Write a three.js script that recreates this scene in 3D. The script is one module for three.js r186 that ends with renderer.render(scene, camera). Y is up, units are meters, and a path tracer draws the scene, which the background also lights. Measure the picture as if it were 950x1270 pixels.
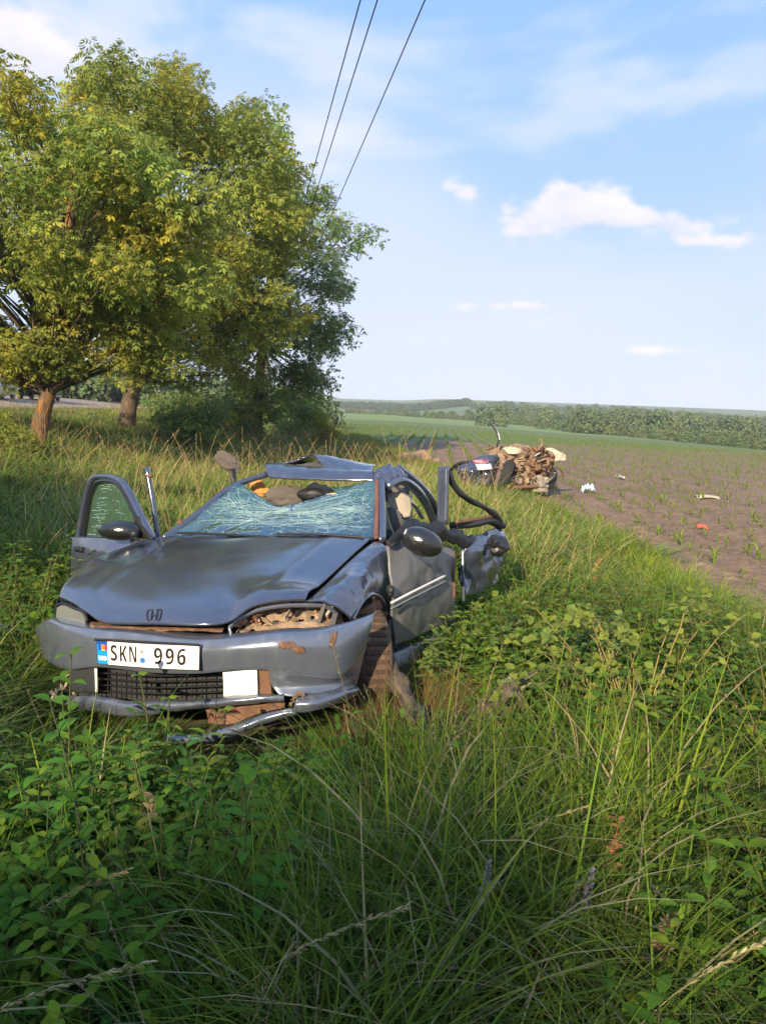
import * as THREE from 'three';
import { mergeGeometries } from 'three/addons/utils/BufferGeometryUtils.js';
import { ImprovedNoise } from 'three/addons/math/ImprovedNoise.js';

// ---------------------------------------------------------------- camera
const scene = new THREE.Scene();
const FPX = 978, CX = 475, CY = 635, EYE = 1.6;
const camera = new THREE.PerspectiveCamera(2 * Math.atan(635 / FPX) * 180 / Math.PI, 950 / 1270, 0.05, 6000);
camera.position.set(0, EYE, 0);
camera.rotation.set(-7.2 * Math.PI / 180, 0, 2.0 * Math.PI / 180, 'XYZ');
camera.updateMatrixWorld(true);
const CAMROT = new THREE.Matrix4().extractRotation(camera.matrixWorld);
const V = (x = 0, y = 0, z = 0) => new THREE.Vector3(x, y, z);
const rayDir = (px, py) => V((px - CX) / FPX, -(py - CY) / FPX, -1).applyMatrix4(CAMROT);

const renderer = new THREE.WebGLRenderer({ antialias: true });
renderer.toneMapping = THREE.LinearToneMapping;
renderer.toneMappingExposure = 1.84;
renderer.shadowMap.enabled = true;

// ---------------------------------------------------------------- noise and random numbers
const PN = new ImprovedNoise();
const n3 = (x, y, z) => PN.noise(x, y, z);
const fbm = (x, y, z, o = 4) => { let s = 0, a = 0.5, f = 1; for (let i = 0; i < o; i++) { s += a * PN.noise(x * f + i * 7.3, y * f + i * 3.1, z * f + i * 5.7); a *= 0.5; f *= 2.03; } return s; };
const mulberry = (s) => () => { s = (s + 0x6d2b79f5) | 0; let t = Math.imul(s ^ (s >>> 15), 1 | s); t = (t + Math.imul(t ^ (t >>> 7), 61 | t)) ^ t; return ((t ^ (t >>> 14)) >>> 0) / 4294967296; };
const clamp = (x, a = 0, b = 1) => Math.min(b, Math.max(a, x));
const sstep = (a, b, x) => { const t = clamp((x - a) / (b - a)); return t * t * (3 - 2 * t); };
const lerp = (a, b, t) => a + (b - a) * t;

// ---------------------------------------------------------------- sky
const SUN_AZ = 20 * Math.PI / 180, SUN_EL = 24 * Math.PI / 180;   // behind the camera, to its left
const sunDir = V(-Math.sin(SUN_AZ) * Math.cos(SUN_EL), Math.sin(SUN_EL), Math.cos(SUN_AZ) * Math.cos(SUN_EL));
const SKY = 0.65, HZX = 17.39, HZZ = 17.02;
function makeSky() {
  const W = 2560, H = 1280, data = new Float32Array(W * H * 4), rnd = mulberry(5);
  const blobs = [];
  const add = (px, py, rx, ry) => { const d = rayDir(px, py).normalize(); blobs.push([Math.atan2(d.x, -d.z), Math.asin(d.y), 0.74 * rx / FPX, 0.74 * ry / FPX]); };
  // cumulus puffs in view
  add(668, 268, 46, 24); add(712, 258, 52, 28); add(752, 266, 48, 21); add(790, 272, 34, 14); add(700, 240, 30, 14);
  add(842, 280, 42, 14); add(872, 298, 36, 8); add(905, 300, 26, 6); add(583, 240, 26, 15); add(640, 288, 22, 7);
  add(18, 44, 74, 52); add(60, 76, 46, 24); add(640, 540 - 160, 60, 7); add(820, 436, 50, 6);
  for (let i = 0; i < 26; i++) {                               // the same kind of sky goes on all round
    const az = 0.75 + rnd() * (2 * Math.PI - 1.5), el = 0.08 + rnd() * 0.34, k = 0.7 + rnd() * 0.8;
    for (let j = 0; j < 4; j++) blobs.push([az + (rnd() - 0.5) * 0.14 * k, el + (rnd() - 0.5) * 0.02, 0.05 * k, 0.02 * k]);
  }
  for (let j = 0; j < H; j++) {
    const el = ((j + 0.5) / H - 0.5) * Math.PI, y = Math.sin(el), c = Math.cos(el);
    for (let i = 0; i < W; i++) {
      const o = (j * W + i) * 4;
      if (el < -0.03) { data[o] = 0.2; data[o + 1] = 0.22; data[o + 2] = 0.2; data[o + 3] = 1; continue; }
      const u = ((i + 0.5) / W - 0.5) * 2 * Math.PI, x = Math.cos(u) * c, z = Math.sin(u) * c, az = Math.atan2(x, -z), e = Math.max(0, el);
      const t = 1 - Math.exp(-e * 3.0);
      let r = lerp(0.72, 0.13, t), g = lerp(0.81, 0.40, t), b = lerp(0.92, 0.92, t);
      // thin high veils
      const wx = n3(x * 2.1, y * 2.1, z * 2.1) * 0.8;
      const ci = 1.2 * fbm(x * 2.3 + wx, y * 9 + 3.1, z * 2.3 + wx, 6) + 0.45 * fbm(x * 7 + 2 * wx, y * 24, z * 7, 4);
      const hz = n3(x * 1.3 + HZX, y * 2.6, z * 1.3 + HZZ) + 0.25 * fbm(x * 4, y * 9, z * 4, 4);
      const k = clamp(sstep(-0.08, 0.42, ci) * 0.55 + sstep(-0.1, 0.5, hz) * 0.5 + 0.04);
      r = lerp(r, 0.74, k); g = lerp(g, 0.775, k); b = lerp(b, 0.93, k);
      if (el > 0) {
        let d = 0, up = 0;
        for (const [ba, be, brx, bry] of blobs) {
          if (Math.abs(el - be) > 3 * bry) continue;
          let da = az - ba; if (da > Math.PI) da -= 2 * Math.PI; else if (da < -Math.PI) da += 2 * Math.PI;
          const p = da / brx, q = (el - be) / bry, s = p * p + q * q;
          if (s < 9) { const w = Math.exp(-s); d += w; up += w * q; }
        }
        if (d > 0.02) {
          const n = fbm(x * 24, y * 42, z * 24, 6), wisp = fbm(x * 60 + 2 * n, y * 120, z * 60, 4);
          const cov = sstep(0.15, 1.15, d * 1.15 + n * 1.5 + wisp * 0.5);
          const lit = clamp(0.62 + 0.32 * up / (d + 0.1) + n * 0.6);
          r = lerp(r, lerp(0.64, 0.93, lit), cov * 0.88); g = lerp(g, lerp(0.67, 0.865, lit), cov * 0.88); b = lerp(b, lerp(0.82, 0.87, lit), cov * 0.88);
        }
      }
      data[o] = r * SKY; data[o + 1] = g * SKY; data[o + 2] = b * SKY; data[o + 3] = 1;
    }
  }
  const t = new THREE.DataTexture(data, W, H, THREE.RGBAFormat, THREE.FloatType);
  t.mapping = THREE.EquirectangularReflectionMapping; t.magFilter = THREE.LinearFilter; t.minFilter = THREE.LinearFilter; t.needsUpdate = true;
  return t;
}
scene.background = makeSky();
scene.environment = scene.background;

// ---------------------------------------------------------------- sun
const sun = new THREE.DirectionalLight(new THREE.Color(1.0, 0.83, 0.58), 5);
sun.name = 'sun'; sun.position.copy(sunDir).multiplyScalar(80); sun.target.position.set(0, 0, -8);
sun.castShadow = true; sun.shadow.radius = 1.2; sun.shadow.mapSize.set(4096, 4096);
Object.assign(sun.shadow.camera, { left: -45, right: 45, top: 45, bottom: -45, near: 1, far: 220 });
scene.add(sun, sun.target);

scene.fog = new THREE.FogExp2(new THREE.Color(0.82, 0.9, 1.0), 0.0005);

// ---------------------------------------------------------------- building helpers
const taken = {};
const numbered = (n) => { const k = taken[n] = (taken[n] ?? -1) + 1; return k ? n + '_' + String(k).padStart(3, '0') : n; };
function mesh(name, geo, mat, parent) {
  const m = new THREE.Mesh(geo, mat); m.castShadow = m.receiveShadow = true;
  if (parent) { m.name = name; parent.add(m); } else { m.name = numbered(name); scene.add(m); }
  return m;
}
function thing(name, label, category, pos = V(), group, turn = 0) {
  const g = new THREE.Group(); g.name = numbered(name); g.position.copy(pos); g.rotation.y = turn;
  g.userData = { label, category }; if (group) g.userData.group = group; scene.add(g); return g;
}
const tag = (o, label, category, group) => { Object.assign(o.userData, { label, category }); if (group) o.userData.group = group; return o; };
const rgb = (r, g, b) => new THREE.Color().setRGB(r, g, b);

function gridGeo(P, nu, nv, uvOf) {       // P: flat array of (nv+1)*(nu+1) vectors
  const pos = new Float32Array(P.length * 3), uv = new Float32Array(P.length * 2), idx = [];
  P.forEach((p, i) => { pos[3 * i] = p.x; pos[3 * i + 1] = p.y; pos[3 * i + 2] = p.z; const q = uvOf(i % (nu + 1), Math.floor(i / (nu + 1)), p); uv[2 * i] = q[0]; uv[2 * i + 1] = q[1]; });
  for (let j = 0; j < nv; j++) for (let i = 0; i < nu; i++) { const a = j * (nu + 1) + i, b = a + 1, c = a + nu + 1, d = c + 1; idx.push(a, b, d, a, d, c); }
  const g = new THREE.BufferGeometry(); g.setAttribute('position', new THREE.BufferAttribute(pos, 3)); g.setAttribute('uv', new THREE.BufferAttribute(uv, 2)); g.setIndex(idx); g.computeVertexNormals();
  return g;
}
const crv = (pts) => new THREE.CatmullRomCurve3(pts, false, 'centripetal');
// a smooth sheet through a grid of control points, with thickness and optional dents
function sheetPoints(rows, nu, nv, dent) {
  const cs = rows.map((r) => crv(r)), P = [];
  const lines = [];
  for (let i = 0; i <= nu; i++) lines.push(rows.length > 1 ? crv(cs.map((c) => c.getPoint(i / nu))) : null);
  for (let j = 0; j <= nv; j++) for (let i = 0; i <= nu; i++) { const p = lines[i].getPoint(j / nv); if (dent) dent(p, i / nu, j / nv); P.push(p); }
  return P;
}
function shell(P, nu, nv, th, keep) {
  const g0 = gridGeo(P, nu, nv, (i, j) => [i, j]), N = g0.attributes.normal, n = P.length;
  const pos = [], uv = [], idx = [], o = P[0], du = P[nu].clone().sub(o).length() / nu, dv = P[nv * (nu + 1)].clone().sub(o).length() / nv;
  for (const s of [0.5, -0.5]) P.forEach((p, i) => { pos.push(p.x + N.getX(i) * th * s, p.y + N.getY(i) * th * s, p.z + N.getZ(i) * th * s); uv.push((i % (nu + 1)) * du, Math.floor(i / (nu + 1)) * dv); });
  const on = (i, j) => i >= 0 && j >= 0 && i < nu && j < nv && (!keep || keep(i, j));
  for (let j = 0; j < nv; j++) for (let i = 0; i < nu; i++) {
    if (!on(i, j)) continue;
    const a = j * (nu + 1) + i, b = a + 1, c = a + nu + 1, d = c + 1;
    idx.push(a, b, d, a, d, c, a + n, d + n, b + n, a + n, c + n, d + n);
    if (!on(i, j - 1)) idx.push(a, a + n, b + n, a, b + n, b);
    if (!on(i, j + 1)) idx.push(c, d, d + n, c, d + n, c + n);
    if (!on(i - 1, j)) idx.push(a, c, c + n, a, c + n, a + n);
    if (!on(i + 1, j)) idx.push(b, b + n, d + n, b, d + n, d);
  }
  const g = new THREE.BufferGeometry(); g.setAttribute('position', new THREE.Float32BufferAttribute(pos, 3)); g.setAttribute('uv', new THREE.Float32BufferAttribute(uv, 2)); g.setIndex(idx); g.computeVertexNormals();
  return g;
}
const sheet = (rows, nu, nv, th = 0.006, dent, keep) => shell(sheetPoints(rows, nu, nv, dent), nu, nv, th, keep);
// a bar swept along points; wide and tall may be functions of the way along
function bar(pts, wide, tall, seg = 16, sides = 8, up = V(0, 1, 0), power = 0.6) {
  const c = pts.length > 2 ? crv(pts) : new THREE.LineCurve3(pts[0], pts[1]), pos = [], uv = [], idx = [], L = c.getLength();
  const w = typeof wide === 'function' ? wide : () => wide, h = typeof tall === 'function' ? tall : () => tall;
  for (let i = 0; i <= seg; i++) {
    const t = i / seg, p = c.getPoint(t), T = c.getTangent(t).normalize(), S = V().crossVectors(T, up).normalize(), U = V().crossVectors(S, T);
    for (let k = 0; k <= sides; k++) {
      const a = k / sides * 2 * Math.PI, ca = Math.cos(a), sa = Math.sin(a), x = Math.sign(ca) * Math.abs(ca) ** power * w(t) / 2, y = Math.sign(sa) * Math.abs(sa) ** power * h(t) / 2;
      pos.push(p.x + S.x * x + U.x * y, p.y + S.y * x + U.y * y, p.z + S.z * x + U.z * y); uv.push(k / sides * 3 * w(t), t * L);
    }
  }
  const n = sides + 1;
  for (let i = 0; i < seg; i++) for (let k = 0; k < sides; k++) { const a = i * n + k, b = a + 1, d = a + n, e = d + 1; idx.push(a, d, b, b, d, e); }
  for (const i of [0, seg]) { const ctr = pos.length / 3, p = c.getPoint(i / seg); pos.push(p.x, p.y, p.z); uv.push(0, 0); for (let k = 0; k < sides; k++) i ? idx.push(i * n + k, ctr, i * n + k + 1) : idx.push(k, k + 1, ctr); }
  const g = new THREE.BufferGeometry(); g.setAttribute('position', new THREE.Float32BufferAttribute(pos, 3)); g.setAttribute('uv', new THREE.Float32BufferAttribute(uv, 2)); g.setIndex(idx); g.computeVertexNormals();
  return g;
}
const rod = (pts, r0, r1 = r0, seg = 12, sides = 6) => bar(pts, (t) => 2 * lerp(r0, r1, t), (t) => 2 * lerp(r0, r1, t), seg, sides, V(0.31, 0.87, 0.21).normalize(), 1);
function blob(rx, ry, rz, detail = 3, rough = 0.1, f = 2, seed = 0) {
  const g = new THREE.IcosahedronGeometry(1, detail), p = g.attributes.position;
  for (let i = 0; i < p.count; i++) { const x = p.getX(i), y = p.getY(i), z = p.getZ(i), k = 1 + rough * 2 * fbm(x * f + seed, y * f, z * f, 3); p.setXYZ(i, x * k * rx, y * k * ry, z * k * rz); }
  g.computeVertexNormals(); return g;
}
const moved = (g, x, y, z, rx = 0, ry = 0, rz = 0) => g.clone().applyMatrix4(new THREE.Matrix4().compose(V(x, y, z), new THREE.Quaternion().setFromEuler(new THREE.Euler(rx, ry, rz)), V(1, 1, 1)));
const box = (w, h, d, x, y, z, rx = 0, ry = 0, rz = 0) => moved(new THREE.BoxGeometry(w, h, d), x, y, z, rx, ry, rz);
const merge = (gs) => mergeGeometries(gs.map((g) => { g = g.index ? g.toNonIndexed() : g; for (const k of Object.keys(g.attributes)) if (!['position', 'normal', 'uv'].includes(k)) g.deleteAttribute(k); return g; }));

// ---------------------------------------------------------------- textures
function tex(w, h, f, srgb = true) {
  const d = new Uint8Array(w * h * 4);
  for (let j = 0; j < h; j++) for (let i = 0; i < w; i++) { const c = f(i / w, j / h, i, j), o = (j * w + i) * 4; for (let k = 0; k < 3; k++) d[o + k] = clamp(c[k] ?? c[0], 0, 255); d[o + 3] = 255; }
  const t = new THREE.DataTexture(d, w, h); t.wrapS = t.wrapT = THREE.RepeatWrapping; t.magFilter = THREE.LinearFilter; t.minFilter = THREE.LinearMipmapLinearFilter; t.generateMipmaps = true;
  if (srgb) t.colorSpace = THREE.SRGBColorSpace; t.needsUpdate = true; return t;
}
const rep = (t, x, y = x) => { const c = t.clone(); c.repeat.set(x, y); c.needsUpdate = true; return c; };
// tiling noise: a torus in four dimensions would be exact; crossfading two offsets is enough
const tile = (f) => (u, v) => { const a = (x) => x; const w = sstep(0, 1, u), z = sstep(0, 1, v); return lerp(lerp(f(u + 1, v + 1), f(u, v + 1), w), lerp(f(u + 1, v), f(u, v), w), z); };
const soilNoise = tile((u, v) => fbm(u * 18, v * 18, 1.5, 5));
const soilBump = tex(512, 512, (u, v) => [128 + 200 * soilNoise(u, v)], false);
const soilTone = tex(512, 512, (u, v) => { const n = soilNoise(v, u); return [214 + 90 * n, 210 + 95 * n, 205 + 100 * n]; });
const barkN = tile((u, v) => fbm(u * 22, v * 6, 4.4, 5));
const barkBump = tex(256, 512, (u, v) => [128 + 220 * barkN(u, v)], false);
const barkTone = tex(256, 512, (u, v) => { const n = barkN(u, v) * 1.4; return [190 + 110 * n, 186 + 105 * n, 178 + 100 * n]; });
const lichenN = tile((u, v) => fbm(u * 5, v * 7, 2.2, 4));
const lichenTone = tex(256, 512, (u, v) => { const n = 1 + barkN(u, v) * 1.1, k = sstep(-0.1, 0.12, lichenN(u, v)); return [lerp(165, 215, k) * n, lerp(138, 152, k) * n, lerp(115, 78, k) * n]; });
const dustN = tile((u, v) => fbm(u * 9, v * 9, 8.1, 6));
const dustTone = tex(512, 512, (u, v) => { const n = dustN(u, v), s = sstep(0.06, 0.4, n) * 30; return [226 + 22 * n + s, 224 + 20 * n + s * 0.8, 222 + 16 * n + s * 0.4]; });
const dustRough = tex(512, 512, (u, v) => { const n = dustN(u, v); return [0, 120 + 150 * n, 0]; }, false);

// ---------------------------------------------------------------- materials
const std = (c, rough = 0.8, more = {}) => new THREE.MeshStandardMaterial({ color: c, roughness: rough, side: THREE.DoubleSide, ...more });
const phy = (o) => new THREE.MeshPhysicalMaterial({ side: THREE.DoubleSide, ...o });
const M = {
  paint: phy({ color: rgb(0.092, 0.112, 0.175), metalness: 0.45, roughness: 0.45, clearcoat: 0.9, clearcoatRoughness: 0.13, map: rep(dustTone, 1.3), roughnessMap: rep(dustRough, 1.1) }),
  bumper: phy({ color: rgb(0.185, 0.215, 0.285), metalness: 0.45, roughness: 0.5, clearcoat: 0.7, clearcoatRoughness: 0.22, map: rep(dustTone, 1.7), roughnessMap: rep(dustRough, 1.9) }),
  doorPaint: phy({ color: rgb(0.20, 0.20, 0.205), metalness: 0.3, roughness: 0.6, clearcoat: 0.5, clearcoatRoughness: 0.3, map: rep(dustTone, 2.1) }),
  black: std(rgb(0.012, 0.012, 0.014), 0.55), blackGloss: phy({ color: rgb(0.012, 0.012, 0.013), roughness: 0.3, clearcoat: 0.6, clearcoatRoughness: 0.15 }),
  dark: std(rgb(0.045, 0.045, 0.048), 0.85), trim: std(rgb(0.03, 0.032, 0.036), 0.6),
  white: std(rgb(0.72, 0.70, 0.66), 0.6), rubber: std(rgb(0.022, 0.021, 0.02), 0.85, { bumpMap: rep(soilBump, 3), bumpScale: 0.003 }),
  steel: std(rgb(0.35, 0.35, 0.36), 0.4, { metalness: 0.8 }), rust: std(rgb(0.22, 0.115, 0.07), 0.9, { map: rep(soilTone, 2), bumpMap: rep(soilBump, 2), bumpScale: 0.004 }),
  tan: std(rgb(0.40, 0.29, 0.20), 0.9, { map: rep(soilTone, 2), bumpMap: rep(soilBump, 2), bumpScale: 0.004 }), redRust: std(rgb(0.24, 0.10, 0.065), 0.8, { map: rep(soilTone, 3) }),
  beige: std(rgb(0.46, 0.38, 0.29), 0.95, { bumpMap: rep(soilBump, 6), bumpScale: 0.001 }), greyCloth: std(rgb(0.10, 0.085, 0.075), 0.95), orangeFoam: std(rgb(0.50, 0.22, 0.055), 0.9),
  lens: phy({ color: rgb(0.17, 0.18, 0.18), roughness: 0.3, clearcoat: 1, clearcoatRoughness: 0.05 }),
  glass: phy({ color: rgb(0.36, 0.60, 0.70), roughness: 0.09, transmission: 0.93, ior: 1.8, thickness: 0 }),
  doorGlass: phy({ color: rgb(0.55, 0.78, 0.66), roughness: 0.06, transmission: 0.95, ior: 1.5, thickness: 0 }),
  crack: std(rgb(0.42, 0.58, 0.58), 0.35), soil: std(rgb(1, 1, 1), 0.97, { vertexColors: true, map: rep(soilTone, 1), bumpMap: rep(soilBump, 1), bumpScale: 0.02 }),
  ground: std(rgb(1, 1, 1), 1, { vertexColors: true }), road: std(rgb(0.42, 0.33, 0.27), 0.95, { map: rep(soilTone, 0.5), bumpMap: rep(soilBump, 2), bumpScale: 0.01 }),
  bark: std(rgb(0.19, 0.14, 0.10), 0.95, { map: barkTone, bumpMap: barkBump, bumpScale: 0.03 }),
  lichenBark: std(rgb(0.30, 0.30, 0.30), 0.95, { map: lichenTone, bumpMap: barkBump, bumpScale: 0.03 }),
  log: std(rgb(0.17, 0.125, 0.095), 0.95, { map: barkTone, bumpMap: barkBump, bumpScale: 0.02 }),
  // leaves and blades: colour comes from the vertices and the copies
  leaf: phy({ color: 0xffffff, vertexColors: true, roughness: 1, transmission: 0.55, thickness: 0, specularIntensity: 0.15 }),
  blade: phy({ color: 0xffffff, vertexColors: true, roughness: 1, transmission: 0.42, thickness: 0, specularIntensity: 0.15 }),
  dry: phy({ color: 0xffffff, vertexColors: true, roughness: 1, transmission: 0.25, thickness: 0, specularIntensity: 0.15 }),
  turf: std(0xffffff, 1, { vertexColors: true }), clothBeige: std(rgb(0.33, 0.275, 0.215), 0.95, { bumpMap: rep(soilBump, 6), bumpScale: 0.002 }),
  far: std(0xffffff, 0.95, { vertexColors: true }), cable: std(rgb(0.03, 0.03, 0.035), 0.7),
};

// ---------------------------------------------------------------- the lie of the land
function groundH(x, z) {
  const r = Math.max(0, -z), xb = x + 0.05 * Math.max(0, r - 12);
  const bank = 1.08 * sstep(-2, -9, xb) + 0.6 * sstep(-13.5, -22.5, xb) + 0.9 * sstep(-23, -30, xb);
  const right = sstep(1.5, 6, x);
  let f = right * (-0.04 * (Math.max(3, x) - 3)) * sstep(900, 300, r) + 0.002 * Math.min(r, 500);
  f = Math.max(f, -6);
  const hill = sstep(330, 1300, r) * (15 + 5 * Math.sin(x * 0.0021 + 1.2)) * sstep(900, 100, Math.abs(x) - r * 0.4 + 60);
  const rise = 7.2 * sstep(150, 430, r) * sstep(8, 70, x) * sstep(1500, 600, r);
  const bump = 0.05 * n3(x * 0.5, 0.3, z * 0.5) + 0.02 * n3(x * 1.7, 2.3, z * 1.7);
  return bank * sstep(400, 150, r) + f + hill + rise + bump * sstep(60, 20, r) - bump * sstep(-12, -15, xb) * sstep(60, 20, r);
}
const EDGE = (z) => 2.78 - 0.12 * Math.max(0, -z - 10) + 0.22 * n3(z * 0.45, 1.1, 0.2) + 0.1 * n3(z * 1.6, 4.1, 0.2);   // where the ploughed field begins
// where the ray through a photograph pixel meets the land (plus a height above it)
function at(px, py, above = 0) {
  const d = rayDir(px, py); let t = 1, p = V();
  for (let i = 0; i < 4000; i++) { t *= 1.0025; p.copy(d).multiplyScalar(t); p.y += EYE; if (p.y < groundH(p.x, p.z) + above) break; }
  return p;
}
const onGround = (x, z, dy = 0) => V(x, groundH(x, z) + dy, z);
function axis(near0, near1, step, grow, far0, far1) {
  const a = []; for (let x = near0; x <= near1; x += step) a.push(x);
  let s = step; for (let x = near1 + s; x < far1; s *= grow, x += s) a.push(x); a.push(far1);
  s = step; for (let x = near0 - s; x > far0; s *= grow, x -= s) a.unshift(x); a.unshift(far0);
  return a;
}
function terrain(name, xs, zs, hOf, colOf, mat, uvs = 1) {
  const nu = xs.length - 1, nv = zs.length - 1, P = [], col = [];
  for (const z of zs) for (const x of xs) { P.push(V(x, hOf(x, z), z)); col.push(...colOf(x, z)); }
  const g = gridGeo(P, nu, nv, (i, j, p) => [p.x * uvs, p.z * uvs]);
  const id = g.index.array; for (let i = 0; i < id.length; i += 3) { const t = id[i]; id[i] = id[i + 1]; id[i + 1] = t; }
  g.computeVertexNormals();
  g.setAttribute('color', new THREE.Float32BufferAttribute(col, 3));
  const m = mesh(name, g, mat); m.userData.kind = 'structure'; return m;
}
const greenCrop = (x, z) => 0.9 * sstep(-1.5, 1.5, -z - 46 - 1.1 * (x - 4) + 9 * fbm(x * 0.09, 2, z * 0.09, 4));   // a denser crop stands beyond a ragged line
const BORDER = (x) => 150 + 3.2 * Math.max(0, 44 - x);            // distance at which the maize ends, by x
terrain('ground', axis(-14, 8, 0.4, 1.09, -2600, 2600), axis(-45, 4, 0.4, 1.09, -2900, 220),
  (x, z) => groundH(x, z) - 0.07 * sstep(EDGE(z) - 0.2, EDGE(z) + 0.3, x) * (z > -130 && x < 130 ? 1 : 0),
  (x, z) => {
    const r = -z, n = 0.5 + fbm(x * 0.02, 0.7, z * 0.02, 3);
    if (x > EDGE(z) && r < 330) { const gr = greenCrop(x, z); return [lerp(0.26, 0.125, gr), lerp(0.17, 0.215, gr), lerp(0.112, 0.045, gr)]; }
    if (r > 330) { const p = sstep(0.45, 0.55, n); return [lerp(0.09, 0.12, p), lerp(0.15, 0.13, p), lerp(0.05, 0.06, p)]; }
    return [0.075, 0.075, 0.03];
  }, M.ground);
// ploughed soil, modelled in clods near the camera
terrain('field', (() => { const a = []; let s = 0.07; for (let x = -12; x < 1.2; x += 0.3) a.push(x); for (let x = 1.2; x < 120; x += s) { a.push(x); if (x > 7) s *= 1.035; } return a; })(), (() => { const a = []; let s = 0.07; for (let z = -2; z > -130; z -= s) { a.push(z); if (z < -12) s *= 1.03; } return a.reverse(); })(),
  (x, z) => {
    const r = -z, near = sstep(70, 20, r), e = sstep(EDGE(z) - 0.1, EDGE(z) + 0.5, x);
    const furrow = x < 1.6 ? 0 : Math.sin((x + 0.07 * z) * 2 * Math.PI / 0.7), clod = fbm(x * 2.1, 0, z * 2.1, 3), fine = Math.max(0, fbm(x * 7, 5, z * 7, 3) - 0.02);
    return groundH(x, z) - 0.12 * (1 - e) + e * (0.012 + near * (0.018 * furrow + 0.07 * clod + 0.11 * fine));
  },
  (x, z) => { const n = fbm(x * 0.5, 3, z * 0.5, 4), m = fbm(x * 3, 7, z * 3, 3), r = -z, gr = greenCrop(x, z); const k = 1 + 0.5 * n + 0.45 * m; return [lerp(0.285 * k, 0.125, gr), lerp(0.186 * k, 0.215, gr), lerp(0.122 * k, 0.045, gr)]; }, M.soil, 0.9);
// the road on its bank beyond the trees
{
  const rows = []; const nu = 10, nv = 60, P = [];
  for (let j = 0; j <= nv; j++) for (let i = 0; i <= nu; i++) { const z = lerp(30, -190, j / nv), r = Math.max(0, -z), x = lerp(-13.8, -22.5, i / nu) - 0.05 * Math.max(0, r - 12); P.push(V(x, groundH(x, z) + 0.03 + 0.02 * fbm(x, 1, z), z)); }
  const m = mesh('road', gridGeo(P, nu, nv, (i, j, p) => [p.x, p.z]), M.road); m.userData.kind = 'structure';
}


// ---------------------------------------------------------------- leaf, blade and stem shapes
class Veg {
  constructor() { this.p = []; this.c = []; this.i = []; }
  v(p, c) { this.p.push(p.x, p.y, p.z); this.c.push(c[0], c[1], c[2]); return this.p.length / 3 - 1; }
  blade(base, dir, h, w, bend, c, seg = 4) {           // a grass blade: rises, then bends over towards dir
    const side = V(-dir.z, 0, dir.x); let prev = null, q = base.clone(), ang = 0.12;
    for (let k = 0; k <= seg; k++) {
      const t = k / seg, ww = w * (1 - t * t) * 0.5 + 0.0004;
      const a = this.v(V(q.x - side.x * ww, q.y, q.z - side.z * ww), c), b = this.v(V(q.x + side.x * ww, q.y, q.z + side.z * ww), c);
      if (prev) this.i.push(prev[0], prev[1], b, prev[0], b, a);
      prev = [a, b]; ang += bend / seg; q = q.clone().add(V(dir.x * Math.sin(ang), Math.cos(ang), dir.z * Math.sin(ang)).multiplyScalar(h / seg));
    }
    return q;
  }
  leaf(base, dir, nrm, L, W, c, droop = 0.5, fold = 0.18) {
    const d = dir.clone().normalize(), n = nrm.clone().addScaledVector(d, -nrm.dot(d)).normalize(), s = V().crossVectors(d, n), prof = [[0, 0.06], [0.25, 0.9], [0.55, 1], [0.82, 0.55], [1, 0.03]];
    let prev = null, q = base.clone(), a = 0, last = 0;
    for (const [t, k] of prof) {
      const step = (t - last) * L; a += droop * (t - last); last = t;
      q = q.clone().addScaledVector(d, Math.cos(a) * step).addScaledVector(n, -Math.sin(a) * step);
      const w = W * k * 0.5, l = this.v(q.clone().addScaledVector(s, -w).addScaledVector(n, fold * w), c), m = this.v(q, c), r = this.v(q.clone().addScaledVector(s, w).addScaledVector(n, fold * w), c);
      if (prev) this.i.push(prev[0], prev[1], m, prev[0], m, l, prev[1], prev[2], r, prev[1], r, m);
      prev = [l, m, r];
    }
  }
  stem(pts, r0, r1, c, sides = 4) {
    let prev = null;
    pts.forEach((p, k) => {
      const r = lerp(r0, r1, k / (pts.length - 1)), ring = [];
      for (let j = 0; j < sides; j++) { const a = j / sides * 2 * Math.PI; ring.push(this.v(V(p.x + Math.cos(a) * r, p.y + 0.3 * r * Math.sin(a), p.z + Math.sin(a) * r), c)); }
      if (prev) for (let j = 0; j < sides; j++) { const e = (j + 1) % sides; this.i.push(prev[j], ring[j], ring[e], prev[j], ring[e], prev[e]); }
      prev = ring;
    });
  }
  build() {
    const g = new THREE.BufferGeometry(); g.setAttribute('position', new THREE.Float32BufferAttribute(this.p, 3)); g.setAttribute('color', new THREE.Float32BufferAttribute(this.c, 3)); g.setIndex(this.i); g.computeVertexNormals(); return g;
  }
}
const vary = (c, rnd, k = 0.25) => { const s = 1 + (rnd() - 0.5) * 2 * k, t = (rnd() - 0.5) * k * 0.7; return [c[0] * s * (1 + t), c[1] * s, c[2] * s * (1 - t)]; };
const GREEN = [0.095, 0.185, 0.018], LIME = [0.24, 0.30, 0.028], DEEP = [0.045, 0.125, 0.016], STRAW = [0.42, 0.34, 0.17];
const polar = (a, r = 1) => V(Math.cos(a) * r, 0, Math.sin(a) * r);

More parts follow.
